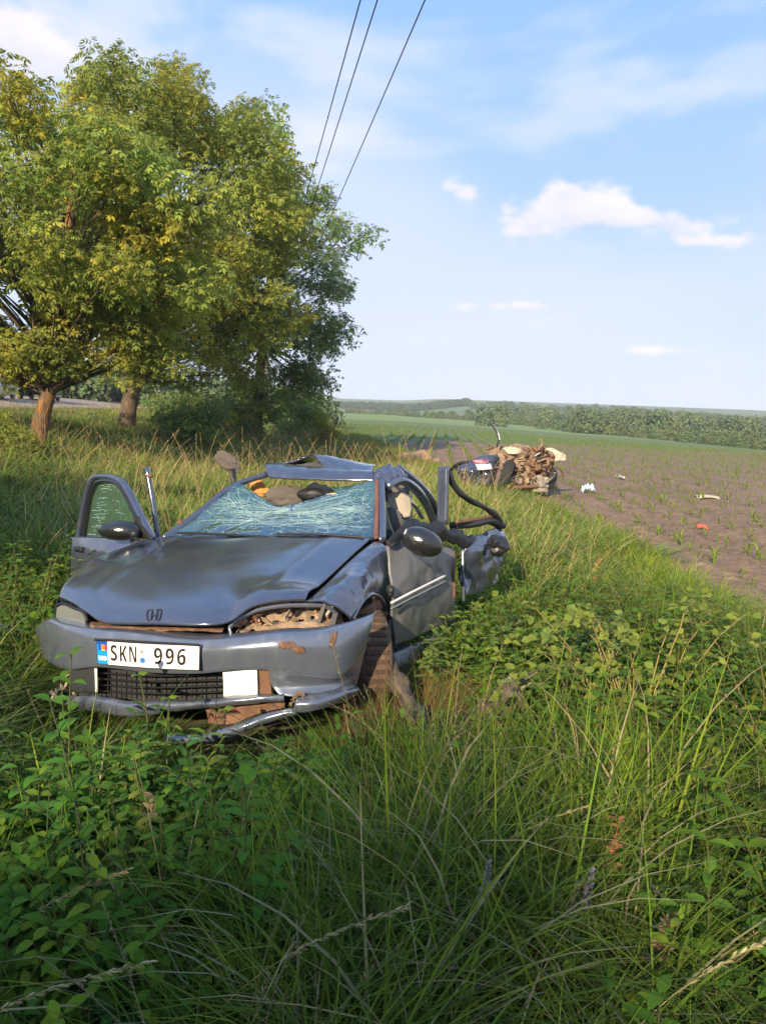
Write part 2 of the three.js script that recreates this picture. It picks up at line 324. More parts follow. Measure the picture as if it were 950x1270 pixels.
// a pinnate leaf: leaflets in pairs along a drooping stalk
function pinnate(v, base, dir, len, pairs, L, W, c, rnd, droop = 0.9) {
  let q = base.clone(), d = dir.clone().normalize(), pts = [q.clone()];
  const flat = V(-d.z, 0, d.x).normalize(); if (!isFinite(flat.x)) flat.set(1, 0, 0);
  for (let k = 0; k < pairs; k++) {
    d.y -= droop / pairs; d.normalize(); q = q.clone().addScaledVector(d, len / pairs); pts.push(q);
    const n = V().crossVectors(flat, d).multiplyScalar(-1); if (n.y < 0) n.multiplyScalar(-1);
    for (const s of [-1, 1]) v.leaf(q, flat.clone().multiplyScalar(s).addScaledVector(d, 0.75).add(V((rnd() - 0.5) * 0.4, (rnd() - 0.7) * 0.5, (rnd() - 0.5) * 0.4)), n.clone().add(V((rnd() - 0.5) * 0.7, 0.2, (rnd() - 0.5) * 0.7)), L * (0.8 + rnd() * 0.4), W * (0.85 + rnd() * 0.3), vary(c, rnd, 0.18), 0.6);
  }
  const n = V().crossVectors(flat, d); if (n.y < 0) n.multiplyScalar(-1);
  v.leaf(q, d, n, L * 1.1, W, vary(c, rnd, 0.18), 0.5);
  v.stem(pts, 0.003, 0.0015, [0.14, 0.15, 0.05], 3);
}
function sprayGeo(seed, c, leaves = 3, L = 0.1, W = 0.04, pairs = 3) {      // a twig tip with a few pinnate leaves
  const v = new Veg(), rnd = mulberry(seed);
  for (let k = 0; k < leaves; k++) { const a = k / leaves * 2 * Math.PI + rnd(); pinnate(v, V(0, 0, 0), polar(a).add(V(0, 0.25 + rnd() * 0.5, 0)), 0.2 + rnd() * 0.08, pairs, L, W, vary(c, rnd, 0.15), rnd); }
  return v.build();
}
const TREE_LEAF = [0.27, 0.325, 0.06], YELLOW_LEAF = [0.42, 0.42, 0.07], DARK_LEAF = [0.15, 0.24, 0.085];
// copies of small shapes joined into one larger shape, so that few copies are needed
function joined(geos, list) {
  const pos = [], nor = [], col = [], idx = [], q = new THREE.Quaternion(), e = new THREE.Euler(), X = new THREE.Matrix4(), N = new THREE.Matrix3(), v = V(), w = V();
  for (const o of list) {
    const g = geos[o.g % geos.length], P = g.attributes.position, R = g.attributes.normal, C = g.attributes.color, I = g.index, b = pos.length / 3, s = o.s ?? 1, t = o.c ?? [1, 1, 1];
    e.set(o.rx || 0, o.ry || 0, o.rz || 0, 'YXZ'); X.compose(o.p, q.setFromEuler(e), w.set(s, s * (o.sy ?? 1), s)); N.getNormalMatrix(X);
    for (let i = 0; i < P.count; i++) { v.fromBufferAttribute(P, i).applyMatrix4(X); pos.push(v.x, v.y, v.z); v.fromBufferAttribute(R, i).applyMatrix3(N).normalize(); nor.push(v.x, v.y, v.z); col.push(C.getX(i) * t[0], C.getY(i) * t[1], C.getZ(i) * t[2]); }
    for (let i = 0; i < I.count; i++) idx.push(I.getX(i) + b);
  }
  const g = new THREE.BufferGeometry(); g.setAttribute('position', new THREE.Float32BufferAttribute(pos, 3)); g.setAttribute('normal', new THREE.Float32BufferAttribute(nor, 3)); g.setAttribute('color', new THREE.Float32BufferAttribute(col, 3)); g.setIndex(idx); return g;
}
// a leafy clump of unit radius (metres): leaf sprays round a knot of twigs
function clumpOf(seed, kinds, n, ls) {
  const rnd = mulberry(seed), list = [];
  for (let k = 0; k < n; k++) { const a = rnd() * 6.28, u = rnd() * 2 - 1, s = Math.sqrt(1 - u * u), r = 0.25 + 0.8 * Math.sqrt(rnd()), f = 0.82 + rnd() * 0.36; list.push({ g: Math.floor(rnd() * 60), p: V(Math.cos(a) * s * r, u * r * 0.72, Math.sin(a) * s * r), rx: (rnd() - 0.5) * 1.3, ry: rnd() * 6.28, rz: (rnd() - 0.5) * 1.3, s: ls * (0.75 + rnd() * 0.5), c: [f, f, f] }); }
  return joined(kinds, list);
}
const SP = { near: [1, 2, 3].map((s) => sprayGeo(s, TREE_LEAF, 3, 0.105, 0.042, 3)), yellow: [4, 5].map((s) => sprayGeo(s, YELLOW_LEAF, 3, 0.115, 0.046, 3)), dark: [6, 7].map((s) => sprayGeo(s, DARK_LEAF, 3, 0.12, 0.05, 2)) };
const CL = {
  near: [1, 2, 3, 4].map((s) => clumpOf(800 + s, s > 2 ? [...SP.near, SP.yellow[0]] : [...SP.near, ...SP.yellow, SP.yellow[1]], 56, 1.28)),
  tall: [1, 2, 3].map((s) => clumpOf(820 + s, [...SP.near, SP.yellow[0]], 56, 1.18)),
  dark: [1, 2].map((s) => clumpOf(840 + s, [...SP.dark, SP.near[0]], 52, 1.22)),
  olive: [1].map((s) => clumpOf(860 + s, [SP.near[1], SP.yellow[0]], 34, 1.7)),
};
// many copies of one shape as one mass
function mass(name, geo, mat, list, parent, label, category) {
  const m = new THREE.InstancedMesh(geo, mat, list.length), q = new THREE.Quaternion(), e = new THREE.Euler(), X = new THREE.Matrix4(), c = new THREE.Color();
  list.forEach((o, i) => { if (o.q) q.copy(o.q); else { e.set(o.rx || 0, o.ry || 0, o.rz || 0, 'YXZ'); q.setFromEuler(e); } const s = o.s ?? 1; m.setMatrixAt(i, X.compose(o.p, q, V(s * (o.sx ?? 1), s * (o.sy ?? 1), s * (o.sx ?? 1)))); const t = o.c ?? [1, 1, 1]; m.setColorAt(i, c.setRGB(t[0], t[1], t[2])); });
  m.castShadow = m.receiveShadow = true; m.userData.kind = 'stuff';
  if (parent) { m.name = name; parent.add(m); } else { m.name = numbered(name); scene.add(m); Object.assign(m.userData, { label, category }); }
  return m;
}
// a tree: tapered trunk, limbs that reach into the crown, clumps of leaf sprays with gaps between
function tree(name, label, o) {
  const rnd = mulberry(o.seed), t = thing(name, label, 'tree', o.base, o.group), C = o.crown;
  const loc = o.trunk.map((p) => p.clone().sub(o.base)), trunk = crv(loc), cc = C.c.clone().sub(o.base);
  const gs = rod(loc, o.r0, o.r1 ?? o.r0 * 0.45, 26, 10), p = gs.attributes.position;
  for (let i = 0; i < p.count; i++) { const k = 1 + 0.22 * fbm(p.getX(i) * 3, p.getY(i) * 1.4, p.getZ(i) * 3 + o.seed, 3), y = p.getY(i), c = trunk.getPoint(clamp(y / loc[loc.length - 1].y)); p.setXYZ(i, c.x + (p.getX(i) - c.x) * k * (1 + 0.22 * sstep(0.6, -0.2, y)), y, c.z + (p.getZ(i) - c.z) * k * (1 + 0.22 * sstep(0.6, -0.2, y))); }
  gs.computeVertexNormals(); const uv = gs.attributes.uv; for (let i = 0; i < uv.count; i++) uv.setXY(i, (i % 11) / 10 * 2, uv.getY(i) * 0.7);
  mesh('trunk', gs, o.bark ?? M.bark, t);
  const limbs = [], centres = [];
  let guard = 0;
  while (centres.length < o.clumps && guard++ < 6000) {
    const a = rnd() * 2 * Math.PI, el = Math.asin(rnd() * 2 - 1), k = rnd() < 0.22 ? 0.98 + 0.2 * rnd() : 0.42 + 0.58 * Math.cbrt(rnd());
    const d = V(Math.cos(a) * Math.cos(el), Math.sin(el), Math.sin(a) * Math.cos(el));
    const lobe = 1 + 0.6 * fbm(d.x * 1.6 + o.seed, d.y * 1.6, d.z * 1.6, 2);
    const q = V(cc.x + d.x * C.rx * k * lobe, cc.y + d.y * C.ry * k * lobe, cc.z + d.z * C.rz * k * lobe);
    if (q.y < (o.low ?? 0.8)) continue;
    if (centres.some((e) => e.distanceTo(q) < o.clumpR * 0.75)) continue;
    centres.push(q);
  }
  centres.sort((a, b) => a.y - b.y).forEach((q, i) => {
    const h = clamp((q.y * 0.74) / loc[loc.length - 1].y, 0.4, 0.97), s = trunk.getPoint(h), m = s.clone().lerp(q, 0.5); m.y += 0.12 * s.distanceTo(q) * (rnd() - 0.25); m.x += (rnd() - 0.5) * 0.5; m.z += (rnd() - 0.5) * 0.5;
    const main = i % 4 === 0, r = (main ? 0.34 : 0.15) * o.r0 * (1.1 - 0.6 * h);
    limbs.push(rod([s, m, q], r, 0.008, 9, 5));
    for (let k = 0; k < 3; k++) { const e = q.clone().add(V((rnd() - 0.5), (rnd() - 0.35), (rnd() - 0.5)).multiplyScalar(0.95 * o.clumpR)); limbs.push(rod([m.clone().lerp(q, 0.7), q.clone().lerp(e, 0.4), e], 0.012, 0.004, 4, 3)); }
  });
  mesh('limbs', merge(limbs), o.limbMat ?? M.bark, t);
  const lists = o.clump.map(() => []);
  for (const q of centres) {
    const tone = 0.82 + rnd() * 0.36, R = o.clumpR * (0.5 + rnd() * 0.75), warm = 1 + (rnd() - 0.5) * 0.3;
    lists[Math.floor(rnd() * lists.length)].push({ p: q, rx: (rnd() - 0.5) * 0.7, ry: rnd() * 6.28, rz: (rnd() - 0.5) * 0.7, s: R, c: [tone * warm, tone, tone / warm] });
  }
  lists.forEach((l, i) => l.length && mass('crown', o.clump[i], o.leafMat ?? M.leaf, l, t));
  return t;
}
{
  // pixel and distance to a point in space, for trees whose foot stands on the bank
  const W = (px, py, dist) => { const d = rayDir(px, py); return d.multiplyScalar(dist / -d.z).add(V(0, EYE, 0)); };
  const b1 = at(44, 566), z1 = -b1.z, b2 = at(156, 540), z2 = -b2.z;
  console.log('trees at', b1.toArray().map((x) => x.toFixed(2)).join(), b2.toArray().map((x) => x.toFixed(2)).join());
  tree('verge_tree', 'yellow-green tree with an orange lichened trunk leaning over the verge', { seed: 11, base: V(b1.x, b1.y - 0.15, b1.z), trunk: [V(b1.x, b1.y - 0.15, b1.z), W(50, 530, z1), W(60, 490, z1), W(72, 440, z1 + 0.1), W(80, 340, z1 + 0.3), W(95, 210, z1 + 0.4)], r0: 0.155 * z1 / 13.5, bark: M.lichenBark,
    crown: { c: W(60, 312, z1 + 0.2), rx: 200 * z1 / FPX, ry: 148 * z1 / FPX, rz: 2.6 }, clumps: 125, clumpR: 0.58, low: 1.2, clump: CL.near, group: 'trees along the verge' });
  tree('verge_tree', 'tall green tree with a thick brown forked trunk beside the road', { seed: 23, base: V(b2.x, b2.y - 0.15, b2.z), trunk: [V(b2.x, b2.y - 0.15, b2.z), W(160, 505, z2), W(169, 470, z2), W(176, 420, z2), W(185, 300, z2 + 0.3), W(200, 160, z2 + 0.4)], r0: 0.21 * z2 / 19,
    crown: { c: W(205, 276, z2 + 0.3), rx: 150 * z2 / FPX, ry: 160 * z2 / FPX, rz: 3.4 }, clumps: 140, clumpR: 0.78, low: 1.6, clump: CL.tall, group: 'trees along the verge' });
  const b3 = onGround(-4.7, -29, -0.1), z3 = 29;
  tree('verge_tree', 'dark blue-green tree at the end of the row with branches down to the grass', { seed: 37, base: b3, trunk: [b3, W(322, 470, z3), W(330, 400, z3), W(340, 300, z3), W(350, 220, z3)], r0: 0.2,
    crown: { c: W(342, 355, z3), rx: 88 * z3 / FPX, ry: 146 * z3 / FPX, rz: 2.4 }, clumps: 105, clumpR: 0.72, low: 0.2, clump: CL.dark, group: 'trees along the verge' });
  // trees of the same row standing behind the camera: their shade lies over the foreground
  for (const [x, z, h, s] of [[-9.6, 15.2, 7.1, 51], [-7.2, 17.2, 7.5, 52], [-4.9, 18.8, 7.3, 53], [-3.2, 22.2, 8.0, 54], [-7.0, 0.9, 3.7, 55]]) {
    const b = onGround(x, z, -0.1);
    tree('verge_tree', 'row tree behind the viewer that shades the foreground grass', { seed: s, base: b, trunk: [b, V(x + 0.1, b.y + h * 0.3, z), V(x, b.y + h * 0.8, z)], r0: 0.2, crown: { c: V(x, b.y + h * 0.57, z), rx: h * 0.42, ry: h * 0.40, rz: h * 0.42 }, clumps: 80, clumpR: 0.9, low: 1.2, leafMat: M.turf, clump: CL.tall, group: 'row trees behind the viewer' });
  }
}
// shrubs
function shrub(name, label, pos, rx, ry, rz, n, sp, seed, ls = 1, group) {
  const rnd = mulberry(seed), t = thing(name, label, 'shrub', pos, group), twigs = [], lists = sp.map(() => []);
  for (let k = 0; k < 16; k++) { const a = rnd() * 6.28, e = V(Math.cos(a) * rx * (0.3 + rnd() * 0.6), ry * (0.5 + rnd() * 0.9), Math.sin(a) * rz * (0.3 + rnd() * 0.6)); twigs.push(rod([V((rnd() - 0.5) * 0.2, -0.1, (rnd() - 0.5) * 0.2), e.clone().multiplyScalar(0.5).add(V(0, 0.15, 0)), e], 0.02, 0.004, 6, 4)); }
  mesh('twigs', merge(twigs), M.bark, t);
  for (let k = 0; k < n; k++) {
    const a = rnd() * 6.28, u = rnd(), lob = 0.7 + 0.6 * rnd(), q = Math.sqrt(1 - (u * 0.95) ** 2), k2 = (0.45 + 0.5 * Math.sqrt(rnd())) * lob, f = 0.8 + rnd() * 0.4;
    lists[Math.floor(rnd() * sp.length)].push({ p: V(Math.cos(a) * q * rx * k2, 0.12 + u * 2 * ry * k2 * 0.6, Math.sin(a) * q * rz * k2), rx: (rnd() - 0.5) * 0.8, ry: rnd() * 6.28, rz: (rnd() - 0.5) * 0.8, s: ls * (0.7 + rnd() * 0.5), c: [f, f, f] });
  }
  lists.forEach((l, i) => l.length && mass('foliage', sp[i], M.leaf, l, t));
  return t;
}
shrub('verge_shrub', 'dense dark green shrub at the foot of the thick brown trunk', at(232, 562), 1.2, 0.85, 0.9, 26, CL.dark, 71, 0.42);
shrub('verge_shrub', 'loose olive green shrub where the grass strip meets the field', at(404, 562), 0.85, 0.8, 0.8, 16, CL.olive, 72, 0.36);
shrub('verge_shrub', 'dark upright shrub behind the olive shrub below the last tree', onGround(-4.3, -36), 1.1, 1.5, 1.0, 18, CL.dark, 73, 0.6);
shrub('verge_shrub', 'broad green thicket under the last tree of the row', onGround(-6.3, -28), 1.9, 0.95, 1.4, 26, [CL.dark[0], CL.tall[0]], 74, 0.55);
shrub('verge_shrub', 'leafy young shrub left of the lichened trunk', at(-4, 575), 0.5, 0.6, 0.5, 12, CL.tall, 75, 0.28);

// ---------------------------------------------------------------- far woods and hedges, which read as masses
function clumpGeo(seed, n, c) {
  const v = new Veg(), rnd = mulberry(seed);
  for (let k = 0; k < n; k++) {
    const a = rnd() * 6.28, u = rnd() * 2 - 1, s = Math.sqrt(1 - u * u), r = 0.75 + 0.3 * rnd(), p = V(Math.cos(a) * s * r, u * r * 0.9 + 0.75, Math.sin(a) * s * r), d = V(rnd() - 0.5, rnd() - 0.5, rnd() - 0.5);
    v.leaf(p, d, V(Math.cos(a) * s, u + 0.3, Math.sin(a) * s), 0.2, 0.17, vary(c, rnd, 0.3), 0.4);
  }
  return v.build();
}
{
  const rnd = mulberry(91), geos = [clumpGeo(1, 330, [0.06, 0.10, 0.035]), clumpGeo(2, 330, [0.085, 0.115, 0.04])];
  const belt = [[], []], wood = [[], []], far = [[], []];
  for (let k = 0; k < 700; k++) {                                   // hedge along the far edge of the field
    const px = 425 + rnd() * 640, b = px < 600 ? lerp(330, 230, (px - 440) / 160) : px < 760 ? lerp(230, 150, (px - 600) / 160) : lerp(150, 108, (px - 760) / 190);
    const r = b + rnd() * 14, x = (px - CX) / FPX * r, s = (px < 560 ? 1.3 : 1.05) * (0.5 + rnd() * 0.8), f = 0.8 + rnd() * 0.5;
    belt[k % 2].push({ p: onGround(x, -r, -0.3), ry: rnd() * 6, s, sy: 0.8 + rnd() * 0.4, c: [f * 1.05, f, f * 0.9] });
  }
  for (let k = 0; k < 2600; k++) {                                  // wood on the low ground to the right
    const px = 575 + rnd() ** 0.8 * 640, r = 150 + rnd() * 330; if (px < 700 && r < 260 && rnd() < 0.85) continue; if (px < 760 && r > 300 && r < 430) continue;
    const x = (px - CX) / FPX * r, f = 0.75 + rnd() * 0.45; wood[k % 2].push({ p: onGround(x, -r, -0.3), ry: rnd() * 6, s: (1.5 + rnd() * 1.3) * (px < 700 ? 0.85 : 1), sy: 0.85 + rnd() * 0.5, c: [f, f, f] });
  }
  for (let k = 0; k < 420; k++) { const px = 415 + rnd() * 160, r = 520 + rnd() * 60, x = (px - CX) / FPX * r, f = 0.6 + rnd() * 0.3; far[k % 2].push({ p: onGround(x, -r, -0.5), ry: rnd() * 6, s: 2.1 + rnd() * 1.2, c: [f * 0.9, f, f] }); }
  for (let k = 0; k < 200; k++) { const px = -120 + rnd() * 520, r = 60 + rnd() * 45, x = (px - CX) / FPX * r, f = 0.7 + rnd() * 0.4; far[k % 2].push({ p: onGround(x, -r, -0.3), ry: rnd() * 6, s: 1.2 + rnd() * 1.0, c: [f, f, f] }); }
  for (const i of [0, 1]) {
    mass('hedge_shrubs', geos[i], M.far, belt[i], null, ['grey green scrub hedge along the far edge of the field', 'olive scrub mixed into the hedge beyond the field'][i], 'hedge');
    mass('woodland', geos[i], M.far, wood[i], null, ['dark green wood on the low hillside beyond the field', 'lighter green trees mixed into the hillside wood'][i], 'woodland');
    mass('distant_treeline', geos[i], M.far, far[i], null, ['dark distant line of trees on the skyline', 'lighter trees mixed into the distant treeline'][i], 'treeline');
  }
}

// ---------------------------------------------------------------- the wrecked car in the grass
// Its pose comes from a fit of known car dimensions to the photograph. Local axes: x towards its left side, y up, z towards its nose; z = 0 at the front bumper.
const CAR_AT = V(-0.9727, 0.0505, -3.2494);
const CAR_ROT = new THREE.Matrix4().makeRotationY(-14.814 * Math.PI / 180).multiply(new THREE.Matrix4().makeRotationX(-5.484 * Math.PI / 180)).multiply(new THREE.Matrix4().makeRotationZ(4.593 * Math.PI / 180));
const CAR_M = new THREE.Matrix4().setPosition(CAR_AT).multiply(CAR_ROT), CAR_I = CAR_M.clone().invert();
function onPlane(px, py, n, c) {           // the car-local point of a plane n.p = c that a photograph pixel shows
  const o = V(0, EYE, 0).applyMatrix4(CAR_I), d = rayDir(px, py).add(V(0, EYE, 0)).applyMatrix4(CAR_I).sub(o);
  return o.addScaledVector(d, (c - n.dot(o)) / n.dot(d));
}
const Z = (px, py, z) => onPlane(px, py, V(0, 0, 1), z), XP = (px, py, x) => onPlane(px, py, V(1, 0, 0), x), YP = (px, py, y) => onPlane(px, py, V(0, 1, 0), y);
const pixelOf = (p) => { const q = p.clone().applyMatrix4(CAR_M).sub(V(0, EYE, 0)).applyMatrix4(CAMROT.clone().invert()); return [CX + FPX * q.x / -q.z, CY - FPX * q.y / -q.z]; };
const inPoly = (x, y, P) => { let k = false; for (let i = 0, j = P.length - 1; i < P.length; j = i++) if ((P[i][1] > y) !== (P[j][1] > y) && x < (P[j][0] - P[i][0]) * (y - P[i][1]) / (P[j][1] - P[i][1]) + P[i][0]) k = !k; return k; };
const zs = (list) => list.map((a) => Z(...a));
const dentBy = (amp, f, seed, dir = V(0, 1, 0), sharp = 0) => (p) => { const k = amp * (fbm(p.x * f + seed, p.y * f, p.z * f, 3) * 2 + sharp * (0.3 - Math.abs(n3(p.x * f * 1.2 + seed, p.y * f * 1.2, p.z * f * 1.2)) * 1.6 - 0.5 * Math.abs(n3(p.x * f * 2.7, p.y * f * 2.7 + seed, p.z * f * 2.7)))); p.addScaledVector(dir, k); };

const car = thing('wrecked_car', 'smashed dark blue-grey car with crushed roof, standing in tall grass', 'car');
car.position.copy(CAR_AT); car.quaternion.setFromRotationMatrix(CAR_ROT);

// --- bonnet
{
  const front = zs([[74, 741, -0.30], [90, 748, -0.22], [108, 760, -0.12], [130, 772, -0.03], [192, 774, 0.0], [262, 775, -0.02], [285, 771, -0.07], [312, 753, -0.14], [345, 745.5, -0.2], [379, 744, -0.26]]);
  const back = zs([[206, 667, -1.26], [228, 667, -1.22], [250, 667, -1.19], [280, 667, -1.15], [325, 666.5, -1.12], [370, 667, -1.12], [400, 667, -1.13], [425, 667.5, -1.14], [445, 668, -1.16], [459, 669, -1.18]]);
  const leftE = [Z(97, 710, -0.56), Z(134, 689, -0.88)], rightE = [Z(397, 726, -0.52), Z(428, 697, -0.84)];
  const mid = (k, t) => front.map((f, i) => { const s = i / (front.length - 1), q = leftE[k].clone().lerp(rightE[k], s), x = s * 2 - 1; q.y += 0.03 * (1 - x * x * x * x); q.z += 0.06 * (1 - x * x); return q; });
  const near = front.map((f, i) => { const q = f.clone().lerp(mid(0)[i], 0.22); q.y += 0.02; return q; });
  const hood = mesh('bonnet', sheet([front, near, mid(0), mid(1), back], 60, 40, 0.012, (p, u, v) => { p.y += 0.006 * fbm(p.x * 3.1 + 5, 0, p.z * 3.1, 3) * v + 0.005 * sstep(0.06, 0, Math.abs(Math.abs(p.x) - 0.38 - 0.1 * v)) * sstep(0.15, 0.5, v); }), M.paint, car);
  // maker's emblem: a slanting H in an open frame
  const probe = new THREE.Mesh(hood.geometry, M.paint), eye = V(0, EYE, 0).applyMatrix4(CAR_I), bits = [];
  const U = (px, py) => { const d = rayDir(px, py).add(V(0, EYE, 0)).applyMatrix4(CAR_I).sub(eye).normalize(), h = new THREE.Raycaster(eye, d).intersectObject(probe, false)[0]; return (h ? h.point : Z(px, py, 0)).addScaledVector(d, -0.003); };
  const stroke = (w, ...l) => bits.push(rod(l.map((a) => U(...a)), w, w, 10, 6));
  stroke(0.0034, [190, 756], [184.5, 757], [183, 762], [184, 769], [186, 769.5]); stroke(0.0034, [195, 756], [200.5, 756.5], [200, 762], [198, 768.5], [196, 769.5]);
  stroke(0.0042, [189.8, 758], [188.6, 763], [188.2, 768.5]); stroke(0.0042, [196.2, 758], [195.2, 763], [193.9, 768.5]); stroke(0.0036, [188.8, 763.4], [192, 763.2], [195.2, 763.2]);
  mesh('emblem', merge(bits), M.black, hood);
  mesh('engine_bay', merge([box(1.16, 0.30, 0.7, 0, 0.44, -0.62), box(1.3, 0.34, 0.22, 0, 0.62, -1.2)]), M.dark, car);
  mesh('slam_panel', sheet([zs([[112, 777, -0.06], [190, 781, -0.03], [276, 783, -0.06]]), zs([[112, 772, -0.14], [190, 774, -0.12], [280, 776, -0.14]])], 24, 4, 0.01, dentBy(0.006, 20, 3)), M.rust, car);
  mesh('cowl', sheet([zs([[204, 668, -1.27], [330, 667.5, -1.13], [462, 670, -1.2]]), zs([[206, 664, -1.34], [330, 664, -1.22], [464, 666, -1.28]])], 24, 4, 0.01), M.black, car);
  for (const [a, b, c] of [[[330, 668, -1.13], [262, 664.5, -1.2], [222, 663, -1.26]], [[452, 669, -1.17], [392, 665, -1.17], [345, 664.5, -1.18]]]) mesh('wiper', bar([Z(...a), Z(...b), Z(...c)].map((p) => p.add(V(0, 0.012, 0.012))), 0.016, 0.014, 16, 6), M.black, car);
}
// --- wings
{
  const g = sheet([zs([[381, 745, -0.27], [402, 728, -0.50], [430, 700, -0.80], [452, 681, -1.03], [466, 671, -1.2]]), zs([[404, 745.5, -0.30], [428, 725, -0.52], [450, 705, -0.79], [469, 687, -1.0], [476, 676, -1.12]]),
    zs([[422, 753, -0.37], [444, 737, -0.55], [463, 717, -0.80], [478, 706, -1.0], [482, 690, -1.1]]), zs([[436, 766, -0.43], [449, 748, -0.57], [466, 734, -0.80], [480, 742, -1.0], [484, 768, -1.1]])], 48, 32, 0.008, dentBy(0.012, 4, 9, V(0.6, 0.6, 0), 0.9));
  mesh('wing', g, M.paint, car);
  mesh('wing', sheet([zs([[75, 741, -0.31], [98, 709.5, -0.57], [135, 688.5, -0.89], [205, 666, -1.27]]), zs([[72, 745, -0.36], [93, 713, -0.60], [129, 690, -0.93], [196, 668, -1.33]]), zs([[72, 775, -0.4], [88, 760, -0.66], [120, 735, -0.98], [180, 725, -1.36]])], 30, 14, 0.008, dentBy(0.006, 4, 2, V(1, 0.3, 0))), M.paint, car);
  mesh('wheel_arch', bar(zs([[440, 768, -0.46], [452, 746, -0.58], [467, 737, -0.80], [479, 748, -0.98], [483, 775, -1.08]]).map((p) => p.add(V(-0.015, 0, 0))), 0.03, 0.025, 24, 6), M.paint, car);
}
// --- front wheel, pushed over inside its arch, and the mud and metal round it
function wheel(parent, pos, rx, ry, rz, R = 0.285, W = 0.17, tyreMat = M.rubber, rimMat = M.steel) {
  const w = new THREE.Group(); w.name = 'wheel'; w.position.copy(pos); w.rotation.set(rx, ry, rz); parent.add(w);
  const prof = [[R * 0.62, -W * 0.5], [R * 0.86, -W * 0.52], [R * 0.97, -W * 0.42], [R, -W * 0.2], [R, W * 0.2], [R * 0.97, W * 0.42], [R * 0.86, W * 0.52], [R * 0.62, W * 0.5]].map(([a, b]) => new THREE.Vector2(a, b));
  mesh('tyre', new THREE.LatheGeometry(prof, 40), tyreMat, w);
  const treads = []; for (let k = 0; k < 40; k++) { const a = k / 40 * 2 * Math.PI; treads.push(box(0.012, W * 0.62, 0.02, Math.cos(a) * R, 0, Math.sin(a) * R, 0, -a, 0)); }
  mesh('tread', merge(treads), tyreMat, w);
  const rim = [new THREE.LatheGeometry([[R * 0.63, -W * 0.46], [R * 0.55, -W * 0.3], [R * 0.52, W * 0.2], [R * 0.4, W * 0.3], [R * 0.12, W * 0.36], [0.001, W * 0.36]].map(([a, b]) => new THREE.Vector2(a, b)), 32)];
  mesh('rim', merge(rim), rimMat, w);
  return w;
}
const mudTyre = std(rgb(0.16, 0.10, 0.065), 0.95, { map: rep(soilTone, 4), bumpMap: rep(soilBump, 4), bumpScale: 0.006 });
{
  wheel(car, V(0.74, 0.30, -0.80), 0.1, 0.5, 1.45, 0.285, 0.17, mudTyre, M.rust);
  wheel(car, V(-0.70, 0.26, -0.80), 0, 0.1, 1.57, 0.285, 0.17, M.rubber, M.steel);
  mesh('wheel_liner', sheet([zs([[446, 768, -0.60], [466, 742, -0.84], [480, 760, -1.03]]), zs([[452, 800, -0.55], [470, 790, -0.8], [486, 806, -1.04]])], 24, 16, 0.008, dentBy(0.04, 7, 4, V(1, 0.2, 0.4), 1.2)), M.rust, car);
}
// --- right-hand headlamp opening, torn empty
{
  mesh('headlamp_bucket', sheet([zs([[284, 775, -0.12], [312, 754, -0.22], [340, 746, -0.3], [376, 745, -0.38], [406, 747, -0.44], [424, 760, -0.48]]), zs([[296, 780, -0.20], [318, 770, -0.26], [346, 765, -0.30], [376, 763, -0.34], [404, 763, -0.40], [424, 767, -0.44]]), zs([[284, 797, -0.10], [312, 797, -0.16], [346, 795, -0.2], [378, 793, -0.24], [406, 788, -0.3], [428, 776, -0.36]])], 60, 34, 0.006, dentBy(0.032, 8, 6, V(0.1, 0.4, 0.9), 1.3), (i, j) => n3(i * 0.21, j * 0.26, 5) < 0.33), M.tan, car);
  const rnd = mulberry(41);
  for (let k = 0; k < 44; k++) {
    const px = 300 + rnd() * 118, py = lerp(752, 786, rnd()) - (px > 395 ? 6 : 0), p = Z(px, Math.max(py, 750 + Math.abs(px - 355) * 0.09), -0.17 - (px - 300) / 118 * 0.2 - rnd() * 0.08);
    const key = ['bracket', 'torn_metal', 'broken_plastic'][k % 3];
    mesh(key, k % 2 ? box(0.02 + rnd() * 0.07, 0.01 + rnd() * 0.045, 0.004 + rnd() * 0.02, p.x, p.y, p.z, rnd() * 3, rnd() * 3, rnd() * 3) : rod([p, p.clone().add(V((rnd() - 0.5) * 0.14, (rnd() - 0.5) * 0.06, -0.02)), p.clone().add(V((rnd() - 0.5) * 0.2, (rnd() - 0.6) * 0.09, -0.03))], 0.004 + rnd() * 0.004, 0.003, 6, 5), [k % 2 ? M.beige : M.tan, M.redRust, k % 2 ? M.black : M.tan][k % 3], car);
  }
  mesh('lamp_seal', bar(zs([[288, 788, -0.09], [286, 774, -0.1], [312, 756, -0.17], [345, 748.5, -0.23], [378, 747, -0.29], [405, 749, -0.35], [420, 760, -0.4]]).map((p) => p.add(V(0, -0.012, 0.004))), 0.012, 0.02, 40, 6), M.bumper, car);
}
// --- left-hand headlamp, still whole
{
  const lens = [zs([[71, 752, -0.30], [79, 748.5, -0.27], [94, 754, -0.2], [106, 760, -0.13]]), zs([[70, 763, -0.30], [80, 763, -0.255], [95, 768, -0.185], [109, 771, -0.115]]), zs([[70, 774, -0.31], [80, 776, -0.265], [95, 779, -0.195], [107, 780, -0.125]])];
  const lamp = mesh('headlamp', sheet(lens, 20, 14, 0.008), M.lens, car);
  mesh('lamp_housing', sheet(lens.map((r) => r.map((p) => p.clone().add(V(0.012, 0, -0.07)))), 12, 8, 0.02), M.black, lamp);
  mesh('lamp_surround', bar([...lens[0], lens[1][3], ...lens[2].slice().reverse(), lens[1][0], lens[0][0]].map((p) => p.clone().add(V(0, 0, 0.004))), 0.018, 0.014, 60, 6), M.black, lamp);
}
